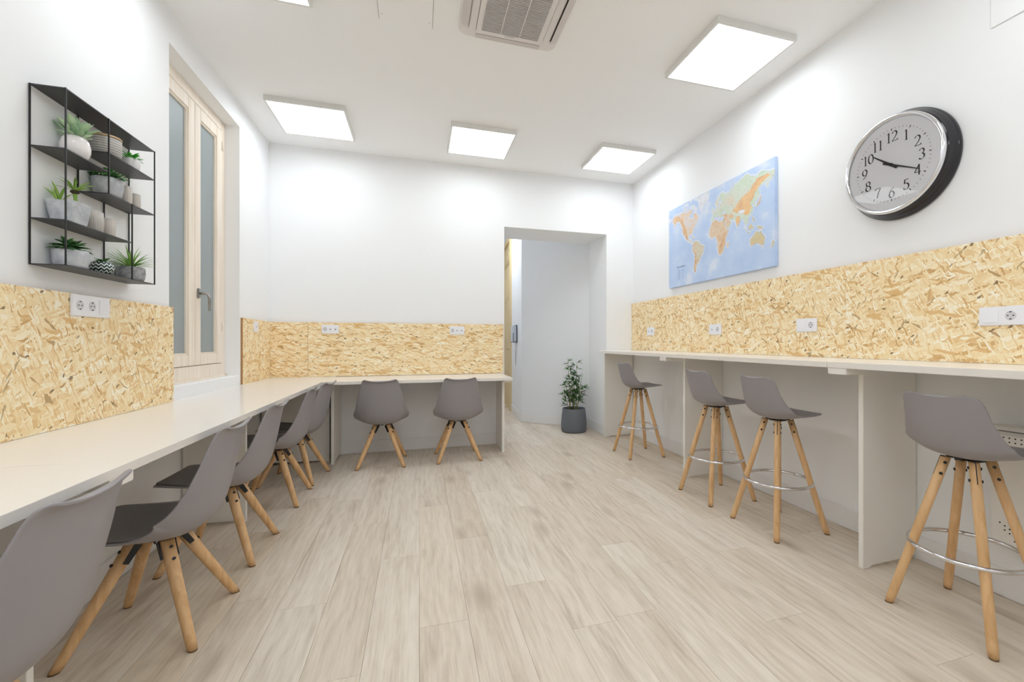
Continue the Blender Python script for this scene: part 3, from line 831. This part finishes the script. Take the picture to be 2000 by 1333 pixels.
LM = {'n': landmat('print_na', [(224, 186, 150), (232, 208, 184), (224, 218, 218), (214, 220, 212)], 7),
      'w': landmat('print_cordillera', [(212, 166, 124), (222, 182, 142), (228, 194, 158), (230, 206, 176)], 16),
      's': landmat('print_sa', [(208, 170, 134), (220, 198, 170), (214, 210, 190), (226, 206, 178)], 12),
      'a': landmat('print_af', [(216, 174, 132), (226, 200, 170), (228, 208, 184), (220, 184, 142)], 9),
      'r': landmat('print_ru', [(196, 214, 192), (208, 222, 204), (216, 222, 210), (226, 214, 196)], 6),
      'c': landmat('print_cn', [(236, 190, 134), (238, 200, 150), (232, 190, 142), (224, 180, 138)], 8),
      'u': landmat('print_au', [(200, 200, 160), (206, 206, 172), (216, 200, 160), (226, 190, 150)], 8),
      'i': landmat('print_ice', [(226, 228, 240), (232, 234, 244), (214, 222, 226), (226, 214, 208)], 10)}
def mxy(lon, lat):
    yv = 1.25 * math.log(math.tan(math.radians(45 + .4 * lat)))
    return ((lon + 187) / 365 * MW, max(.002, min(.998, .425 + (.318 if yv > 0 else .29) * yv)) * MH)
LAND = [
 ('n', 0, [(-168,66),(-162,70),(-156,71),(-141,70),(-128,70),(-115,68),(-108,68),(-96,68),(-94,72),(-88,68),(-82,69),(-81,67),(-87,64),(-94,60),(-92,57),(-82,55),(-80,51),(-78,56),(-77,62),(-70,61),(-64,59),(-60,55),(-56,52),(-60,50),(-66,50),(-60,46),(-66,44),(-70,43),(-74,40),(-76,36),(-81,31),(-80,26),(-82,28),(-84,30),(-90,29),(-97,27),(-97,21),(-94,18),(-91,19),(-88,21),(-88,16),(-84,15),(-83,10),(-78,9),(-80,7),(-85,10),(-92,14),(-98,16),(-105,20),(-109,25),(-113,31),(-110,24),(-115,30),(-118,34),(-123,38),(-124,46),(-128,51),(-134,58),(-142,60),(-150,60),(-158,56),(-164,54),(-158,59),(-166,62)]),
 ('w', 1, [(-160,66),(-150,68),(-136,66),(-125,60),(-116,52),(-108,44),(-104,36),(-102,28),(-99,20),(-104,20),(-109,26),(-113,31),(-118,34),(-123,38),(-124,46),(-128,51),(-134,58),(-142,60),(-150,61)]),
 ('i', 0, [(-73,78),(-60,82),(-35,83),(-20,81),(-18,76),(-22,71),(-32,68),(-40,65),(-44,60),(-50,63),(-54,68),(-55,72),(-60,76)]),
 ('i', 0, [(-90,73),(-80,73),(-68,69),(-62,66),(-66,63),(-74,64),(-72,67),(-80,70)]),
 ('i', 0, [(-118,71),(-105,73),(-102,70),(-110,68),(-117,69)]), ('i', 0, [(-90,77),(-75,79),(-62,82),(-75,83),(-92,81)]), ('i', 0, [(-122,74),(-110,76),(-98,74),(-100,77),(-115,77)]),
 ('s', 0, [(-78,8),(-72,12),(-62,10),(-52,5),(-50,0),(-40,-3),(-35,-7),(-38,-13),(-40,-21),(-48,-26),(-54,-34),(-58,-38),(-65,-42),(-66,-48),(-68,-54),(-73,-53),(-75,-46),(-73,-37),(-71,-28),(-71,-18),(-77,-12),(-81,-5),(-80,1)]),
 ('w', 1, [(-78,6),(-74,5),(-76,-3),(-74,-11),(-67,-17),(-66,-25),(-69,-34),(-71,-45),(-72,-53),(-75,-46),(-73,-37),(-71,-28),(-71,-18),(-77,-12),(-80,-4)]),
 ('a', 0, [(-6,35),(10,37),(12,33),(20,31),(32,31),(35,27),(38,20),(43,12),(51,12),(45,3),(40,-4),(40,-15),(35,-21),(33,-28),(26,-34),(19,-34),(15,-27),(12,-16),(13,-8),(9,0),(9,4),(3,6),(-8,5),(-13,9),(-17,15),(-16,22),(-10,30)]),
 ('w', 1, [(30,5),(38,10),(42,3),(36,-6),(34,-16),(28,-24),(22,-33),(17,-28),(20,-16),(27,-8)]),
 ('a', 0, [(44,-16),(50,-14),(47,-25),(44,-23)]),
 ('r', 0, [(-9,37),(-9,43),(-2,43),(-4,48),(3,51),(8,54),(10,57),(14,54),(20,55),(24,59),(30,60),(22,62),(25,66),(18,62),(18,58),(13,55),(8,58),(5,61),(13,67),(22,70),(30,71),(40,67),(44,68),(60,69),(70,73),(80,73),(90,75),(104,77),(112,74),(130,71),(142,73),(160,70),(178,69),(178,65),(170,60),(163,60),(160,53),(156,57),(162,62),(150,59),(142,59),(136,55),(140,50),(135,44),(130,42),(126,38),(129,36),(126,35),(124,39),(119,38),(122,33),(121,28),(115,22),(108,21),(109,12),(105,9),(100,13),(100,7),(104,1),(99,8),(97,17),(91,22),(86,20),(80,14),(77,8),(73,16),(70,22),(66,25),(57,26),(52,28),(48,30),(55,24),(58,21),(52,16),(44,13),(40,20),(35,28),(35,36),(28,37),(27,41),(34,42),(41,42),(38,46),(32,46),(28,43),(24,40),(22,37),(19,41),(13,45),(18,40),(16,38),(12,42),(8,44),(3,43),(-1,38)]),
 ('c', 1, [(60,38),(70,44),(80,50),(90,54),(100,56),(112,58),(122,64),(132,68),(145,68),(160,68),(168,65),(150,62),(136,58),(126,52),(122,46),(112,42),(118,34),(112,26),(103,24),(98,26),(92,30),(80,33),(72,35)]),
 ('a', 1, [(26,40),(40,40),(52,37),(62,36),(68,30),(60,27),(50,30),(56,22),(50,17),(44,14),(38,26),(34,32),(36,37)]),
 ('i', 1, [(78,34),(84,36),(92,36),(99,33),(96,30),(86,30)]),
 ('c', 1, [(74,28),(84,27),(84,19),(78,10),(74,17),(72,22)]),
 ('r', 0, [(-5,50),(1,52),(-1,55),(-3,58),(-6,57),(-3,54)]), ('r', 0, [(-10,52),(-6,53),(-7,55),(-9,54)]), ('i', 0, [(-24,65),(-14,65),(-16,66.5),(-23,66.5)]),
 ('c', 0, [(130,32),(136,34),(141,37),(141,42),(145,44),(141,45),(139,39),(133,35)]),
 ('u', 0, [(95,5),(104,-3),(106,-6),(101,-2)]), ('u', 0, [(109,2),(117,7),(119,1),(115,-4),(110,-2)]), ('u', 0, [(106,-6.5),(115,-8),(114,-9),(106,-8)]),
 ('u', 0, [(119,0),(125,1),(121,-2),(122,-5),(119,-4)]), ('u', 0, [(131,-1),(141,-3),(150,-9),(143,-9),(138,-7),(133,-4)]), ('u', 0, [(120,18),(122,17),(126,8),(123,8),(120,14)]),
 ('u', 0, [(114,-22),(122,-18),(130,-12),(136,-12),(140,-17),(142,-11),(146,-19),(153,-26),(150,-37),(144,-38),(138,-34),(131,-32),(124,-33),(115,-34),(114,-28)]),
 ('u', 0, [(145,-41),(148,-41),(147,-43)]), ('u', 0, [(173,-35),(177,-38),(175,-41),(172,-44),(167,-46),(171,-42)]), ('a', 0, [(-84,22),(-77,20),(-75,20),(-80,23)]), ('a', 0, [(-74,19.8),(-69,19),(-72,18)]),
 ('i', 0, [(-186,69),(-178,68),(-170,66),(-178,64),(-186,65)]), ('i', 0, [(54,71),(58,75),(68,77),(58,72)]), ('i', 0, [(12,78),(20,80),(26,79),(16,77)])]
MI = 6
M_shelfsea = mat('printed_shallow_sea', (222, 230, 246), .6)
for lm, lev, pts in LAND:
    if lev: continue
    P2 = [mxy(a, b) for a, b in pts]; n_ = len(P2); area = sum(P2[i][0] * P2[(i + 1) % n_][1] - P2[(i + 1) % n_][0] * P2[i][1] for i in range(n_)); sg = 1 if area > 0 else -1
    m = MB(); off = .011 if n_ > 12 else .007
    for i in range(n_):          # a pale band along every coast
        a, b = Vector(P2[i]), Vector(P2[(i + 1) % n_]); d_ = (b - a)
        if d_.length < 1e-6: continue
        d_.normalize(); nn = Vector((d_.y, -d_.x)) * sg * off
        q = [a - d_ * off * .5, b + d_ * off * .5, b + d_ * off * .3 + nn, a - d_ * off * .3 + nn]
        q = [(max(.001, min(MW - .001, v.x)), -.0264 - .000003 * (i % 9), max(.001, min(MH - .001, v.y))) for v in q]
        m.add(q, [(0, 1, 2, 3)])
    obj('coastal_water', m, M_shelfsea, mp)['kind'] = 'stuff'
for lm, lev, pts in LAND:
    P2 = [mxy(a, b) for a, b in pts]
    # roughen the coast
    out = []
    rng = random.Random(len(pts) * 7 + lev)
    for i, (x_, y_) in enumerate(P2):
        out.append((x_, y_)); q = P2[(i + 1) % len(P2)]; L = math.hypot(q[0] - x_, q[1] - y_)
        if L > .012:
            out.append(((x_ + q[0]) / 2 + rng.uniform(-.12, .12) * L, (y_ + q[1]) / 2 + rng.uniform(-.12, .12) * L))
    tri = tessellate_polygon([[Vector((a, b, 0)) for a, b in out]])
    yy = -.0266 - .00006 * MI; MI += 1
    m = MB(); m.add([(max(.001, min(MW - .001, a)), yy, b) for a, b in out], [tuple(q) for q in tri])
    o = obj('landmass', m, LM[lm], mp)
M_map_ink = mat('map_ink', (70, 80, 110), .7)
def text(body, size, parent, loc, rot, m, name='lettering'):
    c = bpy.data.curves.new(name, 'FONT'); c.body = body; c.size = size; c.align_x = 'CENTER'
    o = bpy.data.objects.new(name, c); COL.objects.link(o)
    dg = bpy.context.evaluated_depsgraph_get(); me = bpy.data.meshes.new_from_object(o.evaluated_get(dg)); COL.objects.unlink(o); bpy.data.objects.remove(o)
    me.materials.clear(); me.materials.append(m); q = link(name, me, parent, loc, rot); return q
text('THE WORLD', .024, mp, (.215, -.0272, .178), (PI / 2, 0, 0), M_map_ink)
m = MB()
for i in range(9):
    yy = .155 - i * .011; m.add([(.17, -.0272, yy), (.17 + (.03 if i % 3 else .045), -.0272, yy), (.17 + (.03 if i % 3 else .045), -.0272, yy + .003), (.17, -.0272, yy + .003)], [(0, 1, 2, 3)])
    m.add([(.235, -.0272, yy), (.262, -.0272, yy), (.262, -.0272, yy + .002), (.235, -.0272, yy + .002)], [(0, 1, 2, 3)])
obj('legend_lines', m, mat('map_ink_pale', (120, 140, 180), .7), mp)

# ------------------------------------------------------------ plant shelf
SX = XL + .001; SD = .107; Y1, Y2, Y3, Y4 = 2.099, 2.338, 2.497, 2.676
Z0, ZDv, ZCv, ZA, ZBv, ZTp = 1.408, 1.577, 1.752, 1.843, 1.926, 2.068
sh = thing('wall_shelf', 'black metal wall shelf holding potted plants and pots', 'shelf', (SX, Y1, Z0))
def board(y0, y1, z, top=False):
    m = MB(); m.box(.001, SD, y0 - Y1, y1 - Y1, z - Z0 - .004, z - Z0); obj('shelf_board', m, M_shelf, sh)
board(Y1, Y4, ZTp); board(Y1, Y2, ZA); board(Y2, Y4, ZBv); board(Y2, Y4, ZCv); board(Y1, Y3, ZDv); board(Y1, Y4, Z0)
def rod(x, y, z0, z1):
    m = MB(); m.box(x - .0022, x + .0022, y - Y1 - .0022, y - Y1 + .0022, z0 - Z0 - .004, z1 - Z0); obj('upright', m, M_black, sh)
for x in (.004, SD):
    for y, z0, z1 in ((Y1, Z0, ZTp), (Y2, ZCv, ZTp), (Y3, Z0, ZCv), (Y4, Z0, ZTp)): rod(x, y, z0, z1)

M_con = mat('grey_concrete', (196, 199, 204), .85); t = NT(M_con); f = t.noise(t.coords(), 30, 5, .6); t.l(t.ramp(f, [(.35, (172, 176, 182)), (.6, (206, 209, 213))]), t.b.inputs['Base Color']); t.bump(f, .2, .002)
M_cond = mat('dark_concrete', (150, 150, 152), .9); t = NT(M_cond); f = t.noise(t.coords(), 40, 5, .6); t.l(t.ramp(f, [(.35, (128, 128, 130)), (.6, (170, 170, 172))]), t.b.inputs['Base Color'])
M_wgl = mat('white_glaze', (236, 231, 230), .15, coat=.3)
M_soil = mat('soil', (70, 60, 48), .95)
def leafmat(name, a, b, rough=.45):
    q = mat(name, a, rough); t = NT(q); f = t.math('ADD', t.math('MULTIPLY', t.rand(), .5), t.math('MULTIPLY', t.noise(t.coords(), 60, 2), .5))
    t.l(t.ramp(f, [(.3, a), (.65, b)]), t.b.inputs['Base Color']); return q
L_sage = leafmat('sage_leaf', (150, 186, 142), (186, 210, 170)); L_green = leafmat('bright_leaf', (54, 168, 48), (96, 196, 76))
L_dark = leafmat('dark_leaf', (46, 94, 46), (84, 136, 70)); L_lime = leafmat('lime_leaf', (122, 164, 62), (160, 194, 92)); L_grass = leafmat('grass_leaf', (104, 158, 60), (152, 194, 92))
def leaf_mesh(name, L, W, bend, thick, m, n=7, tip=.9, base=.35):
    vs = []; fs = []
    for i in range(n + 1):
        t_ = i / n
        prof = (base + (1 - base) * math.sin(min(1, t_ / .55) * PI / 2)) if t_ < .55 else math.cos(((t_ - .55) / .45) ** (1 / tip) * PI / 2)
        w_ = max(W / 2 * prof, W * .01); th_ = max(thick / 2 * prof, thick * .02)
        th0 = bend * t_; x_ = L * t_ * math.sin(th0 * .8); z_ = L * t_ * math.cos(th0 * .8)
        nx, nz = math.cos(th0), -math.sin(th0)
        vs += [(x_, -w_, z_), (x_ + nx * th_, 0, z_ + nz * th_), (x_, w_, z_), (x_ - nx * th_ * .3, 0, z_ - nz * th_ * .3)]
    for i in range(n):
        for k in range(4): a = i * 4; fs.append((a + k, a + (k + 1) % 4, a + 4 + (k + 1) % 4, a + 4 + k))
    mb = MB(); mb.add(vs, fs, 0, True); return mb.mesh(name, m)
def put_leaf(me, parent, pos, yaw, tilt, s=1.0, name='leaf'):
    o = link(name, me, parent, pos)
    o.rotation_euler = (0, tilt, yaw); o.scale = (s, s, s); return o
def pot_thing(label, name, y, z, prof, m, cat='potted plant', soil=None, dx=.054, fn=None, n=32):
    th = thing(name, label, cat, (SX + dx, y, z + .0005), 0, 'plants and pots on the black shelf')
    mb = MB(); mb.lathe(prof, n, fn=fn); obj('pot', mb, m, th)
    if soil:
        mb = MB(); mb.lathe([(soil[0], soil[1] - .004), (soil[0], soil[1])], 20); obj('soil', mb, M_soil, th)
    return th
R = random.uniform
# white glazed pot with sage succulent
th = pot_thing('glossy white round pot with sage green fleshy succulent, top left of the shelf', 'potted_plant', 2.238, ZA, [(.024, 0), (.036, .012), (.044, .035), (.045, .055), (.040, .078), (.033, .092), (.030, .092), (.030, .084)], M_wgl, soil=(.030, .086))
lm = leaf_mesh('leaf', .086, .032, .38, .010, L_sage, tip=.7, base=.5)
for ring, (n, tl, s) in enumerate(((8, .80, .72), (8, .48, .95), (6, .26, 1.02), (3, .08, .95))):
    for k in range(n): put_leaf(lm, th, (.004 * math.cos(k), .004 * math.sin(k), .078 + ring * .004), 2 * PI * k / n + ring * .4, tl + R(-.08, .08), s * R(.9, 1.1))
# woven basket with lid
th = thing('storage_basket', 'woven grey and white round basket with wooden lid on the shelf', 'basket', (SX + .054, 2.415, ZBv + .0005), 0, 'plants and pots on the black shelf')
M_weave = mat('weave', (200, 196, 192), .8); t = NT(M_weave)
tc = t.coords(); sx = t.n('ShaderNodeSeparateXYZ'); t.l(tc, sx.inputs[0])
an = t.math('ARCTAN2', sx.outputs[1], sx.outputs[0])
u = t.math('MULTIPLY', an, 11); tri_ = t.math('ABSOLUTE', t.math('SUBTRACT', t.math('FRACT', u), .5))
v_ = t.math('FRACT', t.math('ADD', t.math('MULTIPLY', sx.outputs[2], 95), t.math('MULTIPLY', tri_, 1.3)))
t.l(t.mix(t.math('GREATER_THAN', v_, .55), lin((226, 222, 216)), lin((122, 120, 122))), t.b.inputs['Base Color']); t.bump(v_, .5, .003)
mb = MB(); mb.lathe([(.047, 0), (.051, .006), (.053, .04), (.0525, .076), (.05, .08)], 40); obj('basket_body', mb, M_weave, th)
mb = MB(); mb.lathe([(.0535, .080), (.0535, .0865), (.051, .089)], 40); obj('lid', mb, M_lid, th)['label'] = 'light wooden lid'
# small white pot with bright green rosette
th = pot_thing('small white pot with spiky bright green succulent, right end of the shelf', 'potted_plant', 2.592, ZBv, [(.024, 0), (.030, .012), (.034, .035), (.035, .058), (.031, .064), (.028, .056)], mat('matt_white_pot', (232, 230, 230), .6), soil=(.028, .058))
lm = leaf_mesh('leaf', .052, .013, .6, .005, L_green, tip=.6, base=.7)
for ring, (n, tl, s) in enumerate(((9, 1.0, 1), (8, .65, 1.05), (6, .3, 1.0))):
    for k in range(n): put_leaf(lm, th, (0, 0, .055), 2 * PI * k / n + ring * .35, tl + R(-.1, .1), s * R(.9, 1.1))
# oval grey bowl with dark trailing succulent
th = pot_thing('wide pale grey bowl full of dark green succulent, middle board of the shelf', 'potted_plant', 2.430, ZCv, [(.036, 0), (.046, .014), (.052, .045), (.053, .075), (.053, .084), (.049, .084), (.048, .078)], M_con, soil=(.048, .080))
lm = leaf_mesh('leaf', .036, .016, .7, .005, L_dark, n=5, tip=.6, base=.6)
for k in range(56):
    a = R(0, 2 * PI); r = .044 * math.sqrt(R(0, 1)); put_leaf(lm, th, (r * math.cos(a), r * math.sin(a), .086 + R(0, .014)), a + R(-.6, .6), R(.2, 1.5), R(.85, 1.25))
def ribs(nr, amp):
    return lambda a, z: 1 + amp * math.cos(a * nr)
def cup(y, z, r, h, label, kind, dx):
    th = thing('candle_cup', label, 'cup', (SX + dx, y, z + .0005), 0, 'patterned cups on the black shelf')
    m_ = mat('cup_beige', (205, 198, 190), .8) if 'cup_beige' not in bpy.data.materials else bpy.data.materials['cup_beige']
    mb = MB(); prof = [(r * .88, 0), (r * .97, h * .1), (r, h * .5), (r * .96, h), (r * .86, h), (r * .84, h * .2)]
    if kind == 'rib': mb.lathe(prof, 96, fn=ribs(24, .035)); obj('cup_body', mb, m_, th)
    else:
        if 'cup_weave' not in bpy.data.materials:
            q = mat('cup_weave', (200, 194, 188), .8); t = NT(q); tc = t.coords(); s_ = t.n('ShaderNodeSeparateXYZ'); t.l(tc, s_.inputs[0])
            an = t.math('MULTIPLY', t.math('ARCTAN2', s_.outputs[1], s_.outputs[0]), 6); tr_ = t.math('ABSOLUTE', t.math('SUBTRACT', t.math('FRACT', an), .5))
            vv = t.math('FRACT', t.math('ADD', t.math('MULTIPLY', s_.outputs[2], 70), t.math('MULTIPLY', tr_, 2)))
            t.l(t.mix(t.math('GREATER_THAN', vv, .7), lin((206, 200, 194)), lin((150, 144, 138))), t.b.inputs['Base Color']); t.bump(vv, .4, .002)
        mb.lathe(prof, 40); obj('cup_body', mb, bpy.data.materials['cup_weave'], th)
    return th
cup(2.546, ZCv, .020, .092, 'tall narrow ribbed beige cup beside the wide bowl on the middle board', 'rib', .060)
cup(2.627, ZCv, .021, .080, 'ribbed beige cup at the right end of the middle board', 'rib', .052)
cup(2.333, ZDv, .032, .088, 'woven pattern beige cup beside the tapered planter', 'weave', .058)
cup(2.432, ZDv, .0235, .084, 'ribbed beige cup right of the woven pattern cup on the lower board', 'rib', .054)
# tapered square planter with air plants
th = thing('potted_plant', 'tapered light concrete planter with two spiky air plants, left of the shelf', 'potted plant', (SX + .054, 2.205, ZDv + .0005), 0, 'plants and pots on the black shelf')
m = MB(); b_, t_, h_ = .038, .050, .086
lo = rrect(b_, b_, .012, 4); up_ = rrect(t_, t_, .014, 4); n_ = len(lo); iu = rrect(t_ - .005, t_ - .005, .012, 4)
vs = [(x_, y_, 0) for x_, y_ in lo] + [(x_, y_, h_) for x_, y_ in up_] + [(x_, y_, h_) for x_, y_ in iu] + [(x_, y_, h_ - .012) for x_, y_ in iu]
fs = [tuple(range(n_))[::-1]] + [(j * n_ + i, j * n_ + (i + 1) % n_, (j + 1) * n_ + (i + 1) % n_, (j + 1) * n_ + i) for j in range(3) for i in range(n_)] + [tuple(range(3 * n_, 4 * n_))]
m.add(vs, fs); obj('pot', m, M_con, th)
lm = leaf_mesh('blade', .095, .010, .45, .003, L_lime, tip=1.0, base=.9)
for k in range(9): put_leaf(lm, th, (-.012 + R(-.004, .004), -.030 + R(-.004, .004), .074), R(0, 2 * PI), R(.05, .55), R(.7, 1.05), 'blade')
m = MB(); m.tube([(.006, .030, .074), (.004, .028, .105), (.002, .026, .137)], [.005, .006, .007], 8); obj('stalk', m, L_lime, th)
m = MB(); m.lathe([(.006, 0), (.014, .006), (.012, .014), (.005, .016)], 14, c=(.002, .026, .130)); obj('rosette_base', m, M_soil, th)
for k in range(24): put_leaf(lm, th, (.002, .026, .140), 2 * PI * k / 24 * 3.1, R(.1, 1.15), R(.62, .85), 'blade')
# oblong grey pot with broad rosettes
th = pot_thing('low grey concrete pot with broad dark green rosettes, bottom left of the shelf', 'potted_plant', 2.212, Z0, [(.042, 0), (.048, .010), (.0515, .04), (.052, .066), (.051, .070), (.047, .070), (.046, .062)], M_con, soil=(.046, .064))
lm = leaf_mesh('leaf', .058, .024, .6, .007, L_dark, n=6, tip=.55, base=.5)
for (cx_, cy_) in ((0, -.022), (0, .024)):
    for ring, (n, tl, s) in enumerate(((9, 1.2, .95), (8, .95, .9), (6, .6, .75), (4, .3, .6))):
        for k in range(n): put_leaf(lm, th, (cx_, cy_, .074 + .006 * ring), 2 * PI * k / n + ring * .5, tl + R(-.08, .08), s * R(.9, 1.05))
# chevron bowl
M_chev = mat('chevron_glaze', (230, 234, 230), .3); t = NT(M_chev); tc = t.coords(); sx = t.n('ShaderNodeSeparateXYZ'); t.l(tc, sx.inputs[0])
an = t.math('MULTIPLY', t.math('ARCTAN2', sx.outputs[1], sx.outputs[0]), 14 / (2 * PI)); tr_ = t.math('ABSOLUTE', t.math('SUBTRACT', t.math('FRACT', an), .5))
vv = t.math('FRACT', t.math('ADD', t.math('MULTIPLY', sx.outputs[2], 68), t.math('MULTIPLY', tr_, 1.25)))
t.l(t.mix(t.math('GREATER_THAN', vv, .42), lin((214, 226, 220)), lin((22, 34, 38))), t.b.inputs['Base Color'])
th = pot_thing('small round bowl with black and white zigzag pattern and tiny succulent', 'potted_plant', 2.392, Z0, [(.020, 0), (.032, .008), (.040, .024), (.040, .036), (.033, .052), (.027, .056), (.024, .052)], M_chev, soil=(.025, .054), n=56)
lm = leaf_mesh('leaf', .026, .010, .5, .004, L_dark, n=5, tip=.6, base=.6)
for k in range(16): put_leaf(lm, th, (.010 * math.cos(k * 2.4), .010 * math.sin(k * 2.4), .056), k * 2.4, .3 + (k % 4) * .25, R(.8, 1.1))
# concrete bowl with spiky grass
th = pot_thing('grey concrete bowl with spiky green grass plant, bottom right of the shelf', 'potted_plant', 2.592, Z0, [(.044, 0), (.050, .012), (.053, .035), (.052, .058), (.049, .066), (.046, .066), (.045, .060)], M_cond, soil=(.045, .062))
lm = leaf_mesh('blade', .108, .0065, .35, .002, L_grass, tip=1.0, base=.95)
for k in range(58):
    tl = 1.25 * math.sqrt(k / 58) + R(-.06, .06); put_leaf(lm, th, (R(-.006, .006), R(-.006, .006), .060), k * 2.399, tl, R(.85, 1.12), 'blade')

# ------------------------------------------------------------ bamboo in the doorway
bp = thing('potted_bamboo', 'leafy green bamboo plant in slate grey pot standing in the doorway', 'potted plant', (1.852, 5.195, 0))
M_slate = mat('slate_pot', (104, 108, 115), .75)
m = MB(); m.lathe([(.136, 0), (.15, .006), (.158, .03), (.160, .09), (.152, .2), (.142, .285), (.139, .292), (.131, .292), (.130, .26)], 48); obj('pot', m, M_slate, bp)
m = MB(); m.lathe([(.131, .255), (.131, .262)], 24); obj('soil', m, M_soil, bp)
M_cane = mat('cane', (150, 150, 84), .5); L_bam = leafmat('bamboo_leaf', (52, 100, 42), (112, 158, 78))
fol = MB(); rng = random.Random(3)
def add_leaf(mb, p, d, L, W):
    d = d.normalized(); s = d.cross(Vector((0, 0, 1))).normalized() * W; up = s.cross(d).normalized()
    vs = [p, p + d * L * .35 + s, p + d * L * .35 - s, p + d * L * .38 + up * W * .3, p + d * L - Vector((0, 0, L * .12))]
    mb.add(vs, [(0, 1, 3), (0, 3, 2), (1, 4, 3), (3, 4, 2), (0, 2, 1), (1, 2, 4)])
canes = [(-.05, -.02, -.075, .62), (.03, .0, .035, .60), (0, -.04, -.02, .45), (.05, .02, .10, .42), (-.03, .04, -.11, .34), (.0, .02, .01, .36), (.02, -.03, .13, .30), (-.06, .0, -.14, .22), (-.01, .0, -.04, .54)]
for i, (bx, by, tx, hh) in enumerate(canes):
    # spread mostly across the line of sight
    sx_, sy_ = tx * .95, -tx * .3
    pts = [Vector((bx, by, .262)), Vector((bx + (sx_ - bx) * .4, by + (sy_ - by) * .4, .262 + hh * .5)), Vector((sx_, sy_, .262 + hh))]
    m = MB(); m.tube(pts, [.005, .0042, .0025], 8); obj('cane', m, M_cane, bp)
    for k in range(13):
        u = .22 + .78 * (k + .5) / 13
        if .42 < u < .55 and hh > .5: continue
        p = pts[0].lerp(pts[1], u * 2) if u < .5 else pts[1].lerp(pts[2], u * 2 - 1)
        a = rng.uniform(0, 2 * PI); q = p + Vector((math.cos(a), math.sin(a), .5)) * rng.uniform(.01, .04)
        for j in range(6):
            b2 = a + rng.uniform(-1.1, 1.1); add_leaf(fol, q, Vector((math.cos(b2), math.sin(b2), rng.uniform(-.2, 1.0))), rng.uniform(.055, .095), rng.uniform(.008, .0125))
o = obj('foliage', fol, L_bam, bp); o['kind'] = 'stuff'
print('planks', planks)
